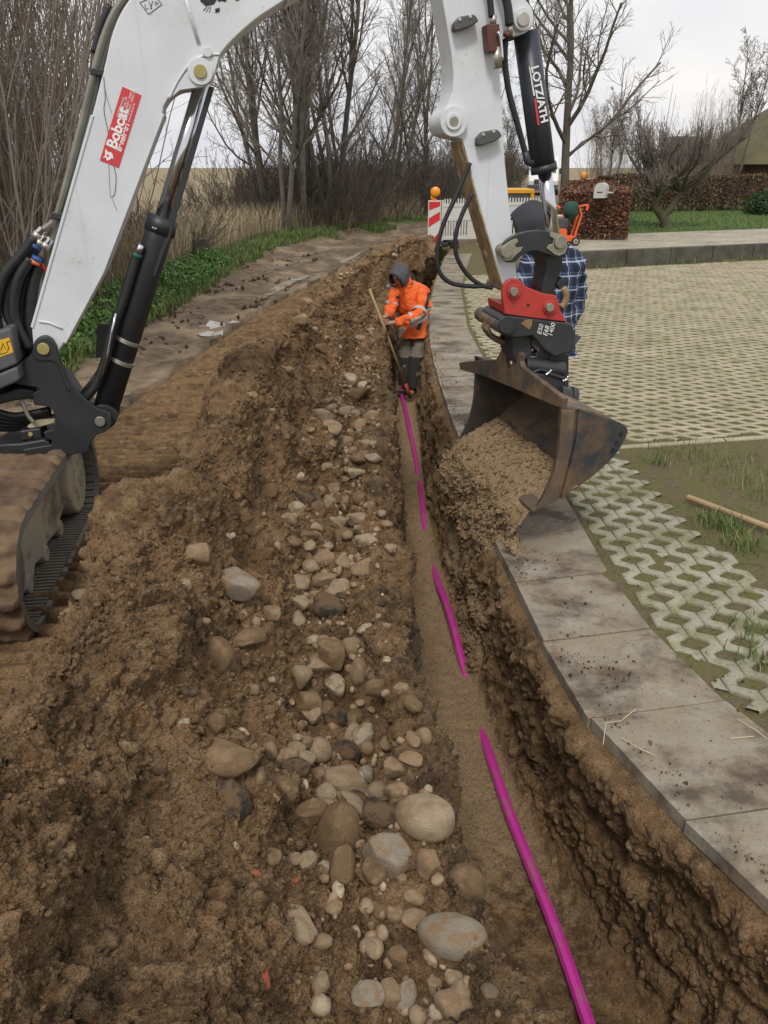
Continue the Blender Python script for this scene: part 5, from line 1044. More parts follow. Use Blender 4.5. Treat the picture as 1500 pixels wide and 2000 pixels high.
skin_mesh('plaid_shirt', {'hem': ((1.08, 5.36, .68), (.19, .15)), 'pel': ((1.08, 5.36, .82), (.19, .15)), 'spi': ((1.08, 5.35, 1.0), (.19, .15)), 'che': ((1.075, 5.33, 1.19), (.20, .14)), 'col': ((1.02, 5.31, 1.33), .085), 'shr': ((.91, 5.26, 1.22), .085), 'elr': ((.845, 5.21, .99), .068), 'wrr': ((.89, 5.12, .85), .055), 'shl': ((1.225, 5.42, 1.22), .092), 'ell': ((1.285, 5.45, .98), .073), 'wrl': ((1.235, 5.36, .82), .058)}, [('hem', 'pel'), ('pel', 'spi'), ('spi', 'che'), ('che', 'col'), ('che', 'shr'), ('shr', 'elr'), ('elr', 'wrr'), ('che', 'shl'), ('shl', 'ell'), ('ell', 'wrl')], PLA, Z, 'pel', 3, .024)
skin_mesh('trousers', {'pel': ((1.07, 5.36, .76), (.15, .13)), 'hpr': ((.99, 5.33, .68), .10), 'knr': ((.98, 5.32, .43), .08), 'cfr': ((.985, 5.35, .10), .075), 'hpl': ((1.155, 5.4, .68), .10), 'knl': ((1.15, 5.38, .43), .08), 'cfl': ((1.15, 5.41, .10), .075)}, [('pel', 'hpr'), ('hpr', 'knr'), ('knr', 'cfr'), ('pel', 'hpl'), ('hpl', 'knl'), ('knl', 'cfl')], pm('dark_jeans', (.03, .035, .05), (.05, .055, .07), 8, .9), Z, 'pel')
for a, t_ in (((.985, 5.36, .08), (.85, 5.30, .03)), ((1.15, 5.42, .08), (1.0, 5.36, .03))):
    a, t_ = Vector(a), Vector(t_); d_ = (t_ - a); d_.z = 0; d_.normalize()
    skin_mesh('boot', {'a': (a + Vector((0, 0, .05)), .06), 'h': (a - d_ * .03 - Vector((0, 0, .03)), .05), 'm': (a + d_ * .09 - Vector((0, 0, .03)), (.052, .042)), 't': (a + d_ * .18 - Vector((0, 0, .04)), (.048, .035))}, [('a', 'h'), ('h', 'm'), ('m', 't')], BOOT, Z, 'h')
hood(Z, (.925, 5.285, 1.475), (-.9, .2, -.3), pm('dark_blue_grey_hood', (.032, .035, .042), (.045, .048, .056), 9, .9, bmp=.4, bscale=30), (.125, .125, .135))
# ------------------------------------------------------------------ wooden handle lying on the right
mb = MB(); a, b_ = G(1343, 971, .03), G(1500, 1030, .035); dv = (b_ - a).normalized(); mb.tube([a, a + dv * 1.35], .0175, 16)
tag(mb.build('wooden_pole', pm('light_wood', (.42, .29, .17), (.35, .235, .13), 6, .55), smooth=False, bevel=.003), 'pale round wooden tool handle lying on the mossy grass at the right', 'pole')
STRAW = pm('straw', (.52, .44, .28), None, rough=.8)
for i, px in enumerate(([(1178, 1454), (1183, 1412), (1212, 1408), (1242, 1385)], [(1215, 1442), (1250, 1462), (1280, 1476)], [(1425, 1442), (1472, 1438)], [(1440, 1405), (1475, 1425), (1497, 1442)])):
    o = MB().tube([G(u, v, .006 + .012 * (k % 2)) for k, (u, v) in enumerate(px)], .0016, 5).build('straw_stalk', STRAW, None)
    tag(o, ('bent dry straw stalk hanging over the slab edge', 'straight dry straw on the slab beside a bent stalk', 'short dry straw on the slab at the right edge', 'long dry straw on the slab at the right edge')[i], 'straw')
# ------------------------------------------------------------------ site props in the distance
WPL = pm('white_plastic', (.66, .65, .62), (.58, .57, .53), 3, .5, dirt=(.42, .38, .30), dscale=5, dlo=.58, dhi=.72); REDP = pm('signal_red', (.60, .025, .03), None, rough=.45); AMB = pm('amber_lens', (.85, .30, .015), None, rough=.25); ORG = pm('orange_paint', (.80, .13, .035), (.70, .11, .03), 6, .5); TYRE = pm('tyre_rubber', (.02, .02, .02), None, rough=.8)
GYB = pm('dark_machine_grey', (.05, .05, .052), (.08, .08, .08), 9, .6)
def frame_at(o, u):
    u = Vector(u).normalized(); n = Vector((-u.y, u.x, 0)); return lambda a, h, d=0: Vector(o) + u * a + Vector((0, 0, h)) + n * d
# warning beacon board with lamp
bo = Vector((1.22, 20.6, .02)); bc_ = thing('warning_board', 'red and white striped warning board topped by an amber lamp before the fence', 'warning board', bo)
f = frame_at(bo, (1, -.12, 0)); UB = Vector((1, -.12, 0)).normalized(); NB = Vector((.12, 1, 0)).normalized()
mb = MB(); mb.prism([f(-.155, .0), f(.155, .0), f(.155, 1.03), f(-.155, 1.03)], NB * .03); brd = mb.build('board', WPL, bc_, bevel=.008)
mb = MB()
for z0 in (.02, .42, .80):
    a0, a1 = f(-.135, z0), f(.135, z0 + .12)
    poly = [(-.135, z0), (.135, z0 + .16 if z0 < .8 else z0 + .1), (.135, min(z0 + .36, 1.0)), (-.135, min(z0 + .2, 1.0))]
    if z0 == .02: poly = [(-.135, .03), (.135, .03), (.135, .30), (.10, .28)]
    mb.prism([f(a, h, -.004) for a, h in poly], NB * .003)
mb.build('stripes', REDP, brd)
mb = MB(); mb.prism([f(-.05, 1.02, .0), f(.05, 1.02, .0), f(.05, 1.06, .0), f(-.05, 1.06, .0)], NB * .05); mb.build('lamp_base', AMB, bc_)
lamp = MB().tube([f(.01, 1.22, -.05), f(.01, 1.22, -.02), f(.01, 1.22, .05), f(.01, 1.22, .09)], [.09, .115, .115, .09], 22).build('lamp', AMB, bc_, smooth=True)
mb = MB(); mb.prism([f(-.10, 1.05), f(.0, 1.05), f(.02, 1.2), f(-.10, 1.24)], NB * .06); mb.build('lamp_housing', pm('amber_housing', (.62, .30, .02), None, rough=.4), bc_, bevel=.01)
mb = MB(); mb.prism([f(-.35, -.03, -.1), f(.35, -.03, -.1), f(.35, .06, -.1), f(-.35, .06, -.1)], NB * .25); mb.build('foot', TYRE, bc_, bevel=.02)
# white fence panels
def fence_panel(o, u, L_, label, style):
    g = frame_at(o, u); un = Vector(u).normalized(); nn = Vector((-un.y, un.x, 0)); root = thing('fence_panel', label, 'fence panel', o)
    def bx(name, a0, a1, h0, h1, d0=0, th=.03, parent=root, m=WPL):
        mb = MB(); mb.prism([g(a0, h0, d0), g(a1, h0, d0), g(a1, h1, d0), g(a0, h1, d0)], nn * th); return mb.build(name, m, parent, bevel=.004)
    fr_ = bx('frame', 0, .05, .05, 1.0)
    bx('frame', L_ - .05, L_, .05, 1.0); bx('rail', .05, L_ - .05, .84, .92); bx('rail', .05, L_ - .05, .52, .60); bx('rail', .05, L_ - .05, .08, .16); bx('board', .05, L_ - .05, .60, .84, .012, .012)
    if style: bx('board', L_ * .45, L_ - .05, .16, .52, .012, .012)
    n = int(L_ / .075); mb = MB()
    for k in range(n):
        a = .05 + (L_ - .1) * (k + .5) / n; mb.prism([g(a - .017, .92, .008), g(a + .017, .92, .008), g(a + .017, 1.02, .008), g(a, 1.035, .008), g(a - .017, 1.02, .008)], nn * .014)
    mb.build('pickets', WPL, root)
    mb = MB()
    for k in range(n):
        a = .05 + (L_ - .1) * (k + .5) / n
        if style and a > L_ * .45: break
        mb.prism([g(a - .02, .16, .01), g(a + .02, .16, .01), g(a + .02, .52, .01), g(a - .02, .52, .01)], nn * .012)
    mb.build('bars', WPL, root)
    for a in (.25, L_ - .25): mb = MB(); mb.prism([g(a - .1, -.02, -.3), g(a + .1, -.02, -.3), g(a + .1, .07, -.3), g(a - .1, .07, -.3)], nn * .6); mb.build('foot', TYRE, root, bevel=.02)
    return root
fence_panel((1.42, 20.9, .04), (1, .42, 0), 1.62, 'long white plastic fence panel right behind the striped warning board', 1)
fence_panel((2.95, 21.6, .05), (1, -.12, 0), 1.1, 'short white plastic fence panel with open slots beside the excavator arm', 0)
fence_panel((3.35, 18.9, .05), (.45, 1, 0), 1.4, 'grubby white fence panel seen edge-on behind the man in plaid', 0)
# yellow site generator
gn = thing('generator', 'yellow topped site generator with a dark front standing on the road behind the excavator arm', 'generator', (3.75, 25.5, 0)); YELP = pm('yellow_machine_paint', (.75, .36, .02), (.66, .31, .02), 5, .5)
MB().box((3.75, 25.5, .62), (1.1, 1.5, .95)).build('body', GYB, gn, bevel=.03); MB().box((3.75, 25.5, 1.14), (1.16, 1.56, .12)).build('lid', YELP, gn, bevel=.02); MB().box((4.28, 25.5, .72), (.10, 1.54, .75)).build('side_panel', YELP, gn, bevel=.01)
MB().box((3.9, 24.735, .78), (.35, .03, .25)).build('control_panel', DGREY, gn); MB().tube([Vector((3.2, 24.8, .25)), Vector((4.3, 24.8, .25))], .06, 12).build('axle', BLACK, gn)
for x in (3.22, 4.28): MB().tube([Vector((x - .08, 25.4, .26)), Vector((x + .08, 25.4, .26))], .26, 20).build('wheel', TYRE, gn, bevel=.02)
# orange floor saw
fs = thing('floor_saw', 'orange walk-behind floor saw with grey engine and green water bag beside the brown hedge', 'floor saw', (3.85, 17.3, .3)); q = Vector((3.85, 17.3, .3))
mb = MB(); mb.prism([q + Vector(p) for p in ((-.42, 0, .10), (.30, 0, .10), (.32, 0, .22), (-.05, 0, .26), (-.42, 0, .26))], (0, .45, 0)); mb.build('chassis', ORG, fs, bevel=.02)
mb = MB(); mb.prism([q + Vector(p) for p in ((-.34, -.05, .14), (-.02, -.05, .12), (.04, -.05, .36), (.0, -.05, .44), (-.26, -.05, .44), (-.36, -.05, .34))], (0, .07, 0)); mb.build('blade_guard', ORG, fs, bevel=.015)
MB().box(q + Vector((-.16, .22, .56)), (.46, .36, .26)).build('engine', GYB, fs, bevel=.04); MB().tube([q + Vector((-.42, .1, .62)), q + Vector((-.42, .34, .62))], .10, 16).build('air_filter', DGREY, fs, bevel=.02); MB().box(q + Vector((-.2, .2, .73)), (.30, .24, .10)).build('fuel_tank', ZINC, fs, bevel=.03)
for dy in (0, .42): MB().tube([q + Vector((.22, dy, .12)), q + Vector((.38, dy, .78))], .028, 8).build('upright', ORG, fs)
for dx, dy in ((-.38, 0.0),): MB().tube([q + Vector((-.2, dy, .95)), q + Vector((-.36, dy, 1.06))], .03, 8).build('handlebar', ORG, fs)
MB().tube([q + Vector((.38, .0, .78)), q + Vector((.30, .0, 1.0)), q + Vector((.52, -.02, 1.03))], .03, 8).build('handlebar', ORG, fs); MB().tube([q + Vector((.52, -.02, 1.05)), q + Vector((.50, -.02, .9))], .035, 8).build('grip', ORG, fs)
MB().ball(q + Vector((.12, .1, .90)), (.22, .14, .21), 3, .15, 4, 5).build('water_bag', pm('dark_green_canvas', (.012, .05, .035), (.02, .065, .045), 8, .8), fs, smooth=True); MB().tube([q + Vector((-.08, .1, .62)), q + Vector((-.08, .1, 1.0))], .02, 8).build('pipe', REDP, fs)
for dx, r in ((.28, .11), (-.34, .10)):
    for dy in (-.03, .48): wq = q + Vector((dx, dy, r)); wh = MB().tube([wq - Vector((0, .03, 0)), wq + Vector((0, .03, 0))], r, 20).build('wheel', TYRE, fs, bevel=.01); MB().tube([wq - Vector((0, .036, 0)), wq + Vector((0, .036, 0))], r * .62, 16).build('rim', ZINC, wh, bevel=.006); MB().tube([wq - Vector((0, .042, 0)), wq + Vector((0, .042, 0))], r * .22, 10).build('hub', BLACK, wh)
for ch in [fs] + []: ch.scale = (.78, .78, .76); ch.location = (3.72, 17.3, .3)
# mailbox
mbx = thing('mailbox', 'pale grey metal mailbox mounted in the front of the brown hedge', 'mailbox', (4.63, 18.45, .3)); m0 = Vector((4.63, 18.45, 1.33)); GREYM = pm('pale_grey_metal', (.42, .42, .38), (.48, .48, .44), 5, .5)
prof = [(-.13, -.16), (.13, -.16)] + [(math.cos(a) * .13, .02 + math.sin(a) * .13) for a in [math.pi * i / 10 for i in range(11)]]
mb = MB(); mb.prism([m0 + Vector((x, 0, z_)) for x, z_ in prof], Vector((.16, .36, 0))); mb.build('box', GREYM, mbx, bevel=.006); MB().box(m0 + Vector((.0, -.004, -.04)), (.12, .008, .018)).build('slot', INK, mbx); MB().tube([Vector((4.75, 18.9, .3)), Vector((4.75, 18.9, 1.18))], .03, 10).build('post', WALLM, mbx)
mb = MB(); mb.prism([m0 + Vector(p) for p in ((.16, .1, -.02), (.34, .16, -.04), (.34, .16, -.06), (.16, .1, -.07))], (0, .02, 0)); mb.build('flag', GREYM, mbx)
# white van
vo = Vector((11.2, 61, 0)); vdir = Vector((-.17, -1, 0)).normalized(); vs_ = Vector((-vdir.y, vdir.x, 0)) * -1
van = thing('van', 'white high-roofed van parked facing the camera on the road below the trees', 'van', vo)
def vp(a, s, h): return vo + vdir * a + vs_ * s + Vector((0, 0, h))
sidep = [(2.9, .35), (2.95, .95), (2.75, 1.15), (1.95, 1.35), (1.25, 2.2), (1.0, 2.42), (-2.8, 2.45), (-2.9, .35)]
VW = pm('white_van_paint', (.72, .73, .74), None, rough=.3)
mb = MB(); mb.prism([vp(a, -1.0, h) for a, h in sidep], vs_ * 2.0); vb = mb.build('body', VW, van, bevel=.07)
mb = MB(); mb.prism([vp(1.90, -.82, 1.42) + vdir * .03, vp(1.90, .82, 1.42) + vdir * .03, vp(1.28, .76, 2.16) + vdir * .03, vp(1.28, -.76, 2.16) + vdir * .03], vdir * .02 + Vector((0, 0, .015))); mb.build('windscreen', GLASS, van)
mb = MB(); mb.prism([vp(2.96, -.62, .72), vp(2.96, .62, .72), vp(2.93, .6, 1.0), vp(2.93, -.6, 1.0)], vdir * .03); mb.build('grille', BLACK, van)
mb = MB(); mb.prism([vp(2.93, -.98, .32), vp(2.93, .98, .32), vp(2.95, .98, .66), vp(2.95, -.98, .66)], vdir * .06); mb.build('bumper', DGREY, van, bevel=.02)
for s in (-.8, .8): mb = MB(); mb.prism([vp(2.9, s - .14, .82), vp(2.9, s + .14, .82), vp(2.8, s + .14, 1.14), vp(2.8, s - .14, 1.14)], vdir * .06); mb.build('headlight', ZINC, van, bevel=.02); MB().box(vp(1.7, s * 1.42, 1.5), (.16, .2, .34)).build('wing_mirror', BLACK, van, bevel=.04)
for a in (1.95, -1.9):
    for s in (-.92, .92): wh = MB().tube([vp(a, s - .12, .35), vp(a, s + .12, .35)], .35, 22).build('wheel', TYRE, van, bevel=.03); MB().tube([vp(a, s - .13, .35), vp(a, s + .13, .35)], .2, 14).build('rim', ZINC, wh)
MB().box(vp(2.0, .55, 1.5), (.2, .2, .3)).build('dashboard_cloth', pm('dark_red_cloth', (.10, .01, .02)), van)
# far red and white barrier fence and beacon
fb = thing('barrier_fence', 'red and white barrier boards far down the road above the brown hedge', 'barrier', (13.0, 46, 0))
for k in range(10):
    o = MB().box((10.6 + k * .36, 46, 1.02), (.36, .05, .42)).build('board', REDP if k % 2 == 0 else WPL, fb)
    if k % 3 == 0: MB().box((10.6 + k * .36, 46.06, .6), (.06, .05, 1.3)).build('post', WPL, fb)
lb = thing('warning_lamp', 'small amber warning lamp on a post beside the far barrier boards', 'lamp', (10.4, 45.0, 0)); MB().tube([Vector((10.4, 45, 0)), Vector((10.4, 45, 1.2))], .07, 8).build('post', BROWNSTEEL, lb); MB().ball((10.42, 45, 1.36), (.2, .14, .19), 3).build('lens', AMB, lb, smooth=True)
# second excavator far behind the hedge
e2 = thing('excavator', 'far excavator with a dark green cab half hidden behind the fruit tree and hedge', 'excavator', (16.2, 47, 0)); GRNC = pm('dark_olive_cab', (.055, .060, .045), (.075, .078, .06), 4, .5)
MB().box((16.6, 47, 1.35), (3.0, 2.1, .5)).build('house', GRNC, e2, bevel=.06); cb2 = MB().box((15.75, 46.6, 2.4), (1.4, 1.3, 1.7)).build('cab', GRNC, e2, bevel=.08); MB().box((15.7, 45.94, 2.55), (1.0, .04, 1.0)).build('cab_window', GLASS, cb2); MB().box((17.3, 47, 1.9), (1.4, 1.8, .8)).build('engine_cover', GRNC, e2, bevel=.1)
for dy in (-.8, .8): MB().box((16.4, 47 + dy, .4), (3.2, .5, .8)).build('track', TYRE, e2, bevel=.25, bseg=4)
P2 = [Vector((15.0, 46.9, 1.2)), Vector((14.2, 46.9, 2.2)), Vector((13.6, 46.9, 2.5)), Vector((12.7, 46.9, 2.45))]
MB().tube(P2, [.16, .2, .17, .12], 4).build('boom', WHITE, e2); MB().tube([Vector((12.6, 46.9, 2.7)), Vector((12.2, 46.9, 1.9)), Vector((11.8, 46.9, 1.2))], [.2, .16, .1], 4).build('arm', WHITE, e2); MB().box((14.35, 46.72, 1.95), (.3, .04, .4), Matrix.Rotation(.6, 3, 'Y')).build('sticker', STICKR, e2)
MB().ball((15.95, 45.9, 2.35), (.16, .1, .12), 2).build('marker_lamp', ORG, e2); MB().box((15.5, 45.9, 1.5), (.2, .1, .35)).build('marker', REDP, e2)
# house on the right
hs_ = thing('house', 'house with a mossy thatched hip roof rising behind the hedge at the right edge', 'house', (23.5, 48, 0)); THATCH = pm('mossy_thatch', (.085, .08, .035), (.13, .105, .055), 1.2, .95, bmp=.7, bscale=8, dirt=(.05, .06, .018), dscale=.6); BRK = pm('dark_brick', (.14, .075, .05), (.10, .06, .045), 4, .9)
MB().box((25, 49.5, 1.0), (12, 9, 2.0)).build('wall', BRK, hs_)
mb = MB(); V_ = [(18.2, 44.3, 1.9), (31.8, 44.3, 1.9), (31.8, 54.7, 1.9), (18.2, 54.7, 1.9), (23.2, 49.5, 5.9), (27.4, 49.5, 5.9)]
rf = mb.add(V_, [(0, 1, 5, 4), (1, 2, 5), (2, 3, 4, 5), (3, 0, 4), (3, 2, 1, 0)]).build('roof', THATCH, hs_)
for x in (21.5, 26): wn = MB().box((x, 44.98, 1.4), (1.2, .08, 1.1)).build('window', WPL, hs_); MB().box((x, 44.93, 1.4), (1.0, .04, .9)).build('pane', GLASS, wn)
# old culvert block in the grass on the left
cv = thing('culvert', 'small dark concrete culvert mouth in the dry grass left of the road', 'culvert', (-3.55, 16.3, .1)); MB().box((-3.6, 16.5, .3), (.32, .3, .42), Matrix.Rotation(.25, 3, 'Z')).build('block', WALLM, cv, bevel=.03); MB().box((-3.6, 16.34, .22), (.2, .02, .18), Matrix.Rotation(.25, 3, 'Z')).build('opening', INK, cv)
# ------------------------------------------------------------------ bare winter trees and shrubs
BARK = pm('grey_bark', (.095, .083, .07), (.15, .132, .108), 3, .95, bmp=.5, bscale=20, dirt=(.05, .06, .03), dscale=1.5); TWIG = pm('brown_twig', (.175, .15, .128), (.235, .205, .178), 1.5, .95); TWIGR = pm('reddish_twig', (.21, .15, .108), (.28, .215, .155), 1.2, .95); TWIGD = pm('dark_undergrowth_twig', (.07, .058, .046), (.115, .095, .074), 1.2, .95)
def branch(r, p, d, ln, rad, n=6, wob=.12, up=.1, end=.35):
    pts = [p]; d = d / np.linalg.norm(d)
    for i in range(n - 1):
        d = d + r.normal(0, wob, 3) + np.array([0, 0, up]) ; d /= np.linalg.norm(d); pts.append(pts[-1] + d * ln / (n - 1))
    return np.array(pts), np.linspace(rad, rad * end, n)
def children(r, br, k, lo, hi, ang, lnf, radf, n=5, wob=.12, up=.1, end=.4):
    pts, rads = br; L_ = np.linalg.norm(np.diff(pts, axis=0), axis=1).sum(); res = []
    for i in range(k):
        t = lo + (hi - lo) * (i + r.random()) / k; j = min(int(t * (len(pts) - 1)), len(pts) - 2); f = t * (len(pts) - 1) - j
        p = pts[j] * (1 - f) + pts[j + 1] * f; d = pts[j + 1] - pts[j]; d = d / np.linalg.norm(d)
        s = np.cross(d, r.normal(size=3)); s /= np.linalg.norm(s); a = ang * r.uniform(.65, 1.3)
        res.append(branch(r, p, d * math.cos(a) + s * math.sin(a), L_ * lnf * r.uniform(.6, 1.2) * (1.15 - .65 * t), max(rads[j] * radf, .003), n, wob, up, end))
    return res
def tree_proto(name, label, cat, seed, h, rad, nb, lo, ang, k2=8, k3=6, k4=3, up=.1, lnf=.42, stems=1, tw=.0045, twm=TWIG, trunk_m=BARK, spread=.15, group=None, wob=.06):
    r = np.random.default_rng(seed); root = thing(name, label, cat, (0, 0, 0), group); tr_, cr_ = [], []
    for s in range(stems):
        d0 = np.array([r.normal(0, spread), r.normal(0, spread), 1.0]); t0 = branch(r, np.array([r.normal(0, .12 * (stems > 1)), r.normal(0, .12 * (stems > 1)), -.1]), d0, h * r.uniform(.85, 1.05), rad * (r.uniform(.65, 1) if stems > 1 else 1), 10, wob, .02, .12); tr_.append(t0)
        for b1 in children(r, t0, nb, lo, 1, ang, lnf, .55, 7, .1, up):
            tr_.append(b1)
            for b2 in children(r, b1, k2, .15, 1, .75, .5, .5, 5, .13, up * .7):
                cr_.append(b2)
                for b3 in children(r, b2, k3, .1, 1, .7, .55, .55, 4, .15, .05):
                    b3 = (b3[0], np.maximum(b3[1], tw)); cr_.append(b3)
                    for b4 in children(r, b3, k4, .2, 1, .6, .6, .6, 3, .15, .05): cr_.append((b4[0], np.maximum(b4[1], tw * .8)))
    V_, Q_ = tubes(tr_, 6); fast_mesh('trunk', V_, Q_, trunk_m, root); V_, Q_ = tubes(cr_, 3); fast_mesh('crown', V_, Q_, twm, root); return root
def shrub_proto(label, seed, h, stems, k, k2, spread, tw, m, width=.6, lean=.22, group=None, name='bare_shrub'):
    r = np.random.default_rng(seed); root = thing(name, label, 'shrub', (0, 0, 0), group); st_, cr_ = [], []
    for s in range(stems):
        a = r.uniform(0, 2 * math.pi); q_ = width * math.sqrt(r.random()); d0 = np.array([math.cos(a) * lean * r.random() * 1.5 + r.normal(0, spread), math.sin(a) * lean * r.random() * 1.5 + r.normal(0, spread), 1.0])
        b0 = branch(r, np.array([math.cos(a) * q_, math.sin(a) * q_, -.05]), d0, h * r.uniform(.55, 1.08), r.uniform(.006, .016) * (h / 4) ** .5, 8, .07, .03, .25); st_.append(b0)
        for b1 in children(r, b0, k, .15, 1, .5, .3, .5, 5, .12, .08):
            b1 = (b1[0], np.maximum(b1[1], tw)); cr_.append(b1)
            for b2 in children(r, b1, k2, .1, 1, .5, .5, .6, 3, .12, .06): cr_.append((b2[0], np.maximum(b2[1], tw * .8)))
    V_, Q_ = tubes(st_, 4); fast_mesh('stems', V_, Q_, m, root); V_, Q_ = tubes(cr_, 3); fast_mesh('twigs', V_, Q_, m, root); return root
G1, G2, G3 = 'bare trees in the belt along the road', 'tall bare thicket shrubs left of the road', 'dark undergrowth shrubs below the tree belt'
TL = ['tall bare tree with steep branches in the belt left of the road', 'slender bare tree forking low in the belt left of the road', 'many-stemmed bare tree in the belt left of the road']
TP = [tree_proto('bare_tree', TL[0], 'tree', 11, 11, .11, 16, .22, .55, 8, 6, 3, .14, .32, tw=.0038, group=G1), tree_proto('bare_tree', TL[1], 'tree', 12, 10, .092, 13, .18, .6, 8, 6, 3, .16, .33, 2, tw=.0038, spread=.16, group=G1), tree_proto('bare_tree', TL[2], 'tree', 13, 9, .066, 10, .15, .45, 6, 5, 3, .16, .30, 4, tw=.0038, spread=.2, group=G1)]
spots = [(-2.6, 22.6, 1, 'leftmost leaning bare tree of the belt, next to the open field'), (-2.15, 23.2, 0, 'bare tree with a thick straight trunk, second from the open field in the belt'), (-1.5, 24.6, 1, None)]
r_ = np.random.default_rng(5)
BELT = [(-2.3, 23.6), (-1.2, 26.5), (1.2, 32), (4.2, 41), (8.2, 58), (12.5, 80)]
def belt(t):
    k = min(int(t), 4); f = t - k; a, b_ = BELT[k], BELT[k + 1]; return a[0] + (b_[0] - a[0]) * f, a[1] + (b_[1] - a[1]) * f
for i in range(18):
    t = 5 * ((i + 1) / 19) ** 1.2 + r_.uniform(-.04, .04); t = min(max(t, 0.05), 4.99); x, y = belt(t); off_ = r_.uniform(.3, 4.2) if i > 4 else r_.uniform(.2, 1.5); x -= off_ * .9; y += off_ * .35; spots.append((x, y, int(r_.integers(0, 3)), None))
used = set()
for i, (x, y, k, lab) in enumerate(spots):
    s = r_.uniform(.85, 1.2); rz = r_.uniform(0, 6.28); lb_ = lab or TL[k]; gp__ = None if lab else G1
    if k not in used and lab is None: TP[k].location = (x, y, 0); TP[k].rotation_euler = (0, 0, rz); TP[k].scale = (s,) * 3; used.add(k)
    else:
        o = dup(TP[k], (x, y, 0), rz, s, lb_, gp__)
        if lab and 'group' in o: del o['group']
UL = ['dark twiggy undergrowth shrub below the tree belt', 'low dense brown undergrowth shrub below the tree belt']
UP = [shrub_proto(UL[0], 21, 2.6, 50, 8, 3, .3, .005, TWIGD, 1.2, .5, G3), shrub_proto(UL[1], 22, 2.1, 50, 8, 3, .35, .005, TWIGD, 1.2, .6, G3)]
us = []
for i in range(46):
    t = 5 * (i / 46) ** 1.2; x, y = belt(min(t, 4.99)); off_ = r_.uniform(-.1, 3.0); us.append((x - off_ * .9 + r_.uniform(-.3, .3), y + off_ * .35, i % 2))
us += []
for i, (x, y, k) in enumerate(us):
    s = r_.uniform(.8, 1.25) * (1 + .012 * max(0, y - 25)); rz = r_.uniform(0, 6.28)
    if i < 2: UP[k].location = (x, y, 0); UP[k].scale = (s,) * 3
    else: dup(UP[k], (x, y, 0), rz, s, UL[k], G3)
SLb = ['tall thicket shrub of straight reddish shoots at the left', 'tall thicket shrub of crooked grey-brown shoots at the left']
SP_ = [shrub_proto(SLb[0], 31, 6.0, 46, 7, 3, .10, .0036, TWIGR, .9, .16, G2), shrub_proto(SLb[1], 32, 6.6, 36, 8, 3, .16, .0036, TWIG, 1.0, .22, G2)]
ss = [(-4.3, 9.8), (-5.0, 9.2), (-5.9, 9.6), (-4.6, 11.4), (-5.6, 11.0), (-6.6, 11.2), (-4.7, 12.9), (-5.8, 13.0), (-7.2, 12.6), (-5.6, 14.8), (-6.9, 15), (-8.4, 14.4), (-7.2, 10), (-4.5, 8.2), (-5.6, 7.6), (-8.2, 17.2)]
for i, (x, y) in enumerate(ss):
    k = i % 2; s = r_.uniform(.85, 1.15); rz = r_.uniform(0, 6.28)
    if i < 2: SP_[k].location = (x, y, .1); SP_[k].scale = (s,) * 3
    else: dup(SP_[k], (x, y, .1), rz, s, SLb[k], G2)
BL = 'tangled low bramble in the dry grass left of the road'
bp = shrub_proto(BL, 41, 1.5, 55, 7, 3, .5, .004, TWIGD, .8, .9, 'brambles in the dry grass', 'bramble')
for i, (x, y) in enumerate(((-4.4, 16.6), (-4.9, 17.8), (-5.2, 15.6), (-4.9, 19.4), (-5.9, 17.6))):
    if i == 0: bp.location = (x, y, .1)
    else: dup(bp, (x, y, .1), i * 1.3, r_.uniform(.7, 1.0), BL, 'brambles in the dry grass')
t_ = tree_proto('bare_tree', 'big spreading bare tree standing behind the hydraulic cylinder at the end of the brown hedge', 'tree', 51, 9.5, .17, 17, .20, .85, 9, 7, 4, .10, .5, tw=.005, spread=.02); t_.location = (6.05, 28.5, 0)
t_ = tree_proto('bare_tree', 'small bare tree standing before the thatched house roof', 'tree', 52, 6.8, .09, 14, .45, .6, 7, 5, 2, .13, .36, 2, tw=.008, spread=.1); t_.location = (17.0, 42.5, 0)
for i, (x, y, s, lb_) in enumerate(((9.4, 36, .62, 'bare tree between the big spreading tree and the fruit tree, beyond the hedge'), (13.5, 52, .75, 'bare tree beside the far excavator'), (15.5, 62, .8, 'far bare tree above the barrier boards'), (20.5, 52, .62, 'dim bare tree at the left corner of the thatched house'), (9.8, 70, .9, 'farthest bare tree behind the van'))):
    o = dup(t_, (x, y, 0), i * 2.1, s, lb_)
BSL = 'bare garden shrub growing behind the long hedge'
for i in range(11): dup(SP_[i % 2], (9.6 + i * 1.25 + r_.uniform(-.4, .4), 38 + r_.uniform(0, 7), 0), i * 1.7, r_.uniform(.5, .8), BSL, 'bare shrubs behind the long hedge')
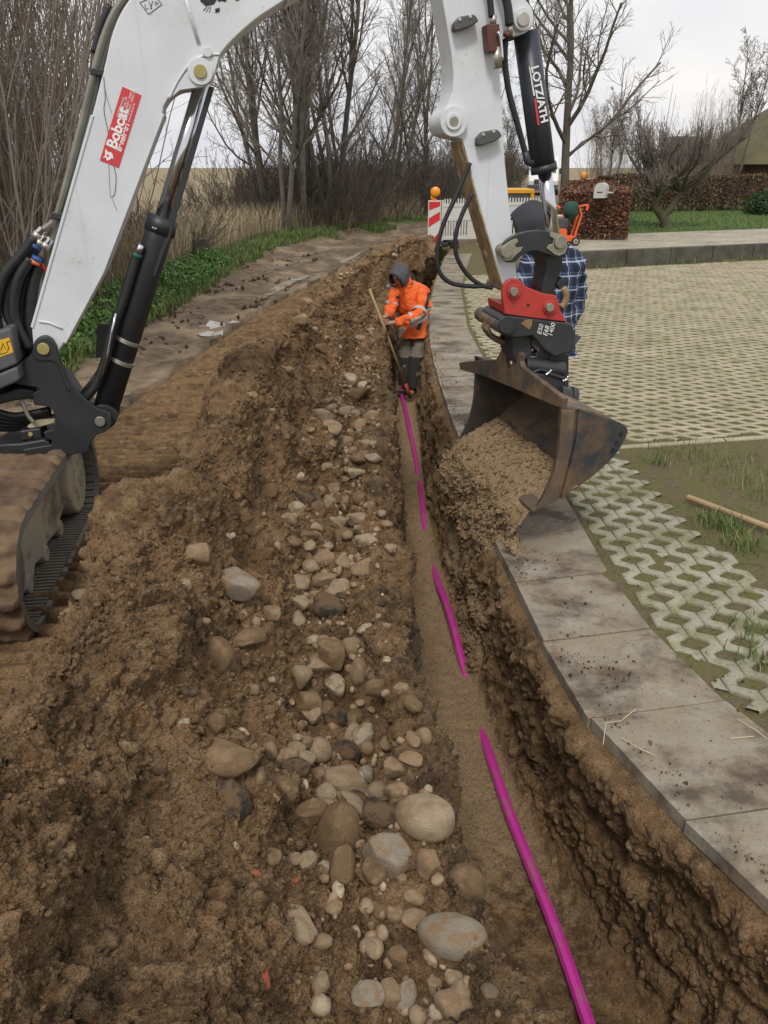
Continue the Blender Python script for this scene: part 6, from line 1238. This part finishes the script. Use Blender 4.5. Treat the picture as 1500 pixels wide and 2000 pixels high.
# pruned fruit tree on the lawn
r = np.random.default_rng(61); ft = thing('fruit_tree', 'gnarled low fruit tree with upright water shoots on the lawn', 'tree', (7.75, 23.2, .26)); tr_, cr_ = [], []
b0 = np.array([7.75, 23.2, .2]); trk = (np.array([b0, b0 + (-.08, 0, .25), b0 + (-.25, 0, .45), b0 + (-.42, 0, .6), b0 + (-.36, 0, .9)]), np.array([.17, .14, .12, .11, .09])); tr_.append(trk); trk2 = (np.array([b0 + (-.15, 0, .35), b0 + (.05, 0, .55), b0 + (.2, 0, .85), b0 + (.3, 0, 1.05)]), np.array([.10, .09, .075, .06])); tr_.append(trk2)
for i in range(22):
    a = i * 2.4; base = (b0 + (-.36, 0, .85)) if i % 2 else (b0 + (.25, 0, .98)); b1 = branch(r, base, np.array([math.cos(a), math.sin(a), .35 + .55 * r.random()]), r.uniform(1.2, 2.1), .045, 7, .16, .10, .4); tr_.append(b1)
    for b2 in children(r, b1, 9, .2, 1, .6, .55, .6, 6, .1, .3):
        cr_.append(b2)
        for b3 in children(r, b2, 9, .1, 1, .6, .55, .6, 4, .13, .22):
            cr_.append((b3[0], np.maximum(b3[1], .005)))
            for b4 in children(r, b3, 3, .2, 1, .6, .6, .6, 3, .12, .1): cr_.append((b4[0], np.maximum(b4[1], .0045)))
    for j in range(2):
        p = b1[0][r.integers(3, 7)]; cr_.append(branch(r, p, np.array([r.normal(0, .08), r.normal(0, .08), 1]), r.uniform(.5, 1.4), .011, 6, .03, .05, .4))
V_, Q_ = tubes(tr_, 7); fast_mesh('trunk', V_ - np.array(ft.location), Q_, pm('mossy_bark', (.07, .06, .045), (.10, .10, .045), 5, .95, bmp=.6, bscale=20), ft); V_, Q_ = tubes(cr_, 3); fast_mesh('crown', V_ - np.array(ft.location), Q_, TWIG, ft)
# beech hedges keeping their brown leaves
def leaf_mat(name, stops):
    m, t, bs = new_mat(name); rd = nd(t, 'ShaderNodeNewGeometry').outputs['Random Per Island']; setc(t, bs, ramp(t, rd, stops)); bs.inputs['Roughness'].default_value = .7; return m
BEECH = leaf_mat('brown_beech_leaves', [(0, (.045, .018, .012)), (.4, (.11, .042, .022)), (.75, (.19, .085, .042)), (1, (.34, .19, .10))]); BEECHG = leaf_mat('mixed_beech_leaves', [(0, (.045, .02, .014)), (.4, (.10, .042, .024)), (.7, (.12, .09, .03)), (1, (.22, .15, .07))])
def leaves(pts, size, nrm=None, rs=None):
    n = len(pts); a = rng.normal(size=(n, 3)); a /= np.linalg.norm(a, axis=1)[:, None]; b_ = np.cross(a, rng.normal(size=(n, 3))); b_ /= np.linalg.norm(b_, axis=1)[:, None]; s = size * rng.uniform(.6, 1.3, (n, 1))
    V_ = np.stack([pts - a * s, pts + b_ * s * .6, pts + a * s, pts - b_ * s * .6], 1).reshape(-1, 3); return V_, np.arange(n * 4).reshape(n, 4)
def hedge(label, A, Bv, wid, h, z0, n, m, size, stems):
    root = thing('hedge', label, 'hedge', (A[0], A[1], z0)); A = np.array([A[0], A[1], z0]); D = np.array([Bv[0], Bv[1], z0]) - A; Ld = np.linalg.norm(D); D /= Ld; S_ = np.array([-D[1], D[0], 0])
    u = rng.random(n); k = rng.random(n); 
    l = rng.uniform(0, Ld, n); s = rng.uniform(-wid / 2, wid / 2, n); z_ = rng.uniform(.08, h, n); pick = rng.random(n); sh = np.abs(rng.normal(0, .07, n))
    top = pick < .30; sideA = (pick >= .30) & (pick < .62); sideB = (pick >= .62) & (pick < .80); endA = (pick >= .80) & (pick < .93)
    z_ = np.where(top, h - sh, z_); s = np.where(sideA, -wid / 2 + sh, np.where(sideB, wid / 2 - sh, s)); l = np.where(endA, sh, l)
    P_ = A + np.outer(l, D) + np.outer(s, S_) + np.outer(z_, (0, 0, 1)); bulge = perlin(P_, .9, 81)[:, None] * .10 + perlin(P_, 3, 82)[:, None] * .06
    cen = A + np.outer(l, D) + np.array([0, 0, h * .5]); o_ = P_ - cen; o_ /= np.linalg.norm(o_, axis=1)[:, None] + 1e-6; P_ = P_ + o_ * bulge
    V_, Q_ = leaves(P_, size); fast_mesh('foliage', V_ - np.array(wloc(root)), Q_, m, root, smooth=False)
    r = np.random.default_rng(9); bl = []
    for i in range(stems):
        p = A + D * r.uniform(0, Ld) + S_ * r.uniform(-wid * .42, wid * .42) + np.array([0, 0, -.05]); b1 = branch(r, p, np.array([r.normal(0, .15), r.normal(0, .15), 1]), h * r.uniform(.8, 1.05), .016, 6, .08, .03); bl.append(b1)
        bl += children(r, b1, 7, .15, .95, .8, .4, .5, 4, .12, .03)
    V_, Q_ = tubes(bl, 4); fast_mesh('stems', V_ - np.array(wloc(root)), Q_, TWIGD, root); return root
hedge('brown beech hedge block with the mailbox, ending at the garden path', (4.62, 18.75), (7.4, 31.0), 1.5, 1.06, .26, 42000, BEECH, .030, 420)
hedge('long brown beech hedge running across the back of the lawn', (8.0, 31.6), (30, 36.5), .9, 1.22, .26, 52000, BEECHG, .04, 700)
GRNL = leaf_mat('green_leaves', [(0, (.012, .03, .01)), (.6, (.03, .07, .02)), (1, (.07, .12, .035))])
es = thing('evergreen_shrub', 'low evergreen shrub at the right end of the lawn', 'shrub', (13.6, 29.5, .26)); P_ = rng.normal(size=(5000, 3)); P_ /= np.linalg.norm(P_, axis=1)[:, None]; P_ *= (1 - np.abs(rng.normal(0, .12, (5000, 1)))) * np.array([1.0, .8, .62]); P_ *= (1 + .25 * perlin(P_, 1.6, 83))[:, None]; P_[:, 2] = np.abs(P_[:, 2] + .25)
V_, Q_ = leaves(P_, .045); fast_mesh('foliage', V_, Q_, GRNL, es, smooth=False); V_, Q_ = tubes([(np.array([[0, 0, -.05], [math.cos(a) * .2, math.sin(a) * .2, .3], [math.cos(a) * .5, math.sin(a) * .5, .6]]), np.array([.03, .02, .01])) for a in range(7)], 5); fast_mesh('stems', V_, Q_, TWIGD, es)
stn = MB().ball((11.2, 22.0, .40), (.36, .28, .24), 4, .18, 3, 7).build('boulder', STM['g'], None, smooth=True); tag(stn, 'round mossy grey boulder at the front edge of the lawn near the right edge', 'boulder')
# ------------------------------------------------------------------ grass, weeds and dry stalks (uncountable)
def blades(name, label, pts, h, w_, m, bend=.5, tuft=1):
    n = len(pts); a = rng.uniform(0, 2 * math.pi, n); d = np.stack([np.cos(a), np.sin(a), np.zeros(n)], 1); s = np.stack([-np.sin(a), np.cos(a), np.zeros(n)], 1) * (w_ * rng.uniform(.6, 1.4, n))[:, None]; hh = (h * rng.uniform(.45, 1.25, n))[:, None]; bd = (bend * rng.uniform(.2, 1.2, n))[:, None] * hh; up_ = np.array([0, 0, 1.0])
    V_ = np.stack([pts - s, pts + s, pts + d * bd * .35 + up_ * hh * .6 + s * .7, pts + d * bd * .35 + up_ * hh * .6 - s * .7, pts + d * bd + up_ * hh * .95 + s * .15, pts + d * bd + up_ * hh * .95 - s * .15], 1).reshape(-1, 3)
    b_ = (np.arange(n) * 6)[:, None]; Q_ = np.concatenate([b_ + np.array([[0, 1, 2, 3]]), b_ + np.array([[3, 2, 4, 5]])]); o = fast_mesh(name, V_, Q_, m, None, smooth=False); return tag(o, label, 'grass', kind='stuff')
GRASSM = leaf_mat('grass_blades', [(0, (.05, .095, .018)), (.5, (.095, .16, .032)), (.85, (.15, .19, .05)), (1, (.30, .26, .13))]); DRYM = leaf_mat('dry_grass_blades', [(0, (.20, .15, .085)), (.5, (.34, .27, .16)), (1, (.52, .44, .29))]); WEEDM = leaf_mat('weed_leaves', [(0, (.035, .09, .018)), (.5, (.075, .17, .035)), (1, (.13, .25, .06))]); LAWNM = leaf_mat('lawn_blades', [(0, (.04, .09, .015)), (.6, (.075, .14, .028)), (1, (.15, .18, .06))])
def grd(x, y): return np.array([gz(a, b_) for a, b_ in zip(x, y)])
n = 46000; y = rng.uniform(6.5, 30, n); x = VERGE(y) + .2 - np.abs(rng.normal(0, 1.0, n)); k = (perlin(np.c_[x, y, 0 * x], .7, 91) > -.25) & (x > -9); x, y = x[k], y[k]; blades('verge_grass', 'green grass along the left edge of the muddy road', np.c_[x, y, grd(x, y) - .01], .16, .006, GRASSM, .7)
n = 13000; y = rng.uniform(7, 16, n); x = VERGE(y) + .1 - np.abs(rng.normal(0, .65, n)); k = perlin(np.c_[x, y, 0 * x], .9, 92) > -.15; x, y = x[k], y[k]; zz = grd(x, y) + rng.uniform(0, .22, len(x)); V_, Q_ = leaves(np.c_[x, y, zz], .028); tag(fast_mesh('weeds', V_, Q_, WEEDM, None, smooth=False), 'lush green weeds at the foot of the thicket', 'weeds', kind='stuff')
n = 20000; y = rng.uniform(9, 32, n); x = VERGE(y) - .7 - np.abs(rng.normal(0, 1.4, n)); k = (perlin(np.c_[x, y, 0 * x], .5, 93) > -.3) & ((y > 14) | (x < VERGE(y) - 1.0)); x, y = x[k], y[k]; blades('dry_grass', 'tall dry grass and reeds below the tree belt', np.c_[x, y, grd(x, y) - .01], .75, .005, DRYM, .7)
n = 9000; y = rng.uniform(20, 60, n); x = VERGE(y) - rng.uniform(3, 16, n); blades('stubble', 'dry stubble on the open field', np.c_[x, y, grd(x, y) - .01], .35, .012, DRYM, .5)
n = 16000; x = rng.uniform(4.5, 17, n); y = wall_y(x) + 3.7 + rng.uniform(0, 13, n); k = x > RDR(y) + .3; x, y = x[k], y[k]; blades('lawn_grass', 'short green lawn grass in the front garden', np.c_[x, y, np.full(len(x), .26)], .06, .008, LAWNM, .6)
n = 1300; y = rng.uniform(6, 19, n); x = VERGE(y) + rng.uniform(-.1, 1.5, n); k = (perlin(np.c_[x, y, 0 * x], 1.3, 97) > .12) & (x < CX(y) - .9); x, y = x[k], y[k]; s8 = .008 + .034 * rng.random(len(x)) ** 3
v8, q8 = scatter_clods('c', np.c_[x, y, grd(x, y) + s8 * .2], s8, SOIL, 2); tag(fast_mesh('mud_clods', v8, q8, SOIL, smooth=False, attrs={'sand': np.repeat(rng.uniform(-.3, .1, len(x)), 42), 'dark': np.repeat(rng.uniform(.7, 1.3, len(x)), 42)}), 'dark wet clods of mud on the haul road', 'mud', kind='stuff')
# tufts and moss on the near strip right of the pavers
pts = []
for (u, v, nn_, rad_) in ((1420, 1032, 170, .05), (1455, 1065, 150, .06), (1395, 1018, 90, .05), (1290, 905, 60, .05), (1490, 1290, 80, .05), (1480, 1240, 70, .06), (1500, 960, 90, .12), (1330, 880, 80, .14), (1440, 910, 120, .2)):
    c = G(u, v, 0); pts.append(np.c_[c.x + rng.normal(0, rad_, nn_), c.y + rng.normal(0, rad_, nn_), np.full(nn_, -.015)])
blades('grass_tufts', 'green grass tufts beside the wooden pole and the near pavers', np.concatenate(pts), .085, .0022, GRASSM, .9)
n = 22000; x = rng.uniform(1.1, 3.4, n); y = rng.uniform(1.6, 5.6, n); k = (x > SR(y) + .02) & (perlin(np.c_[x, y, 0 * x], 1.6, 95) > -.05); x, y = x[k], y[k]; blades('moss_grass', 'fine moss and short grass between the pavers', np.c_[x, y, np.full(len(x), -.022)], .020, .0018, leaf_mat('moss_blades', [(0, (.04, .045, .012)), (.6, (.08, .09, .02)), (1, (.2, .17, .08))]), .8)
n = 900; x = rng.uniform(3.0, 9, n); y = wall_y(x) - rng.uniform(.05, .3, n); k = perlin(np.c_[x, y, 0 * x], .9, 96) > 0.0; x, y = x[k], y[k]; blades('wall_weeds', 'weeds along the foot of the retaining wall', np.c_[x, y, np.full(len(x), -.02)], .12, .005, GRASSM, .8)
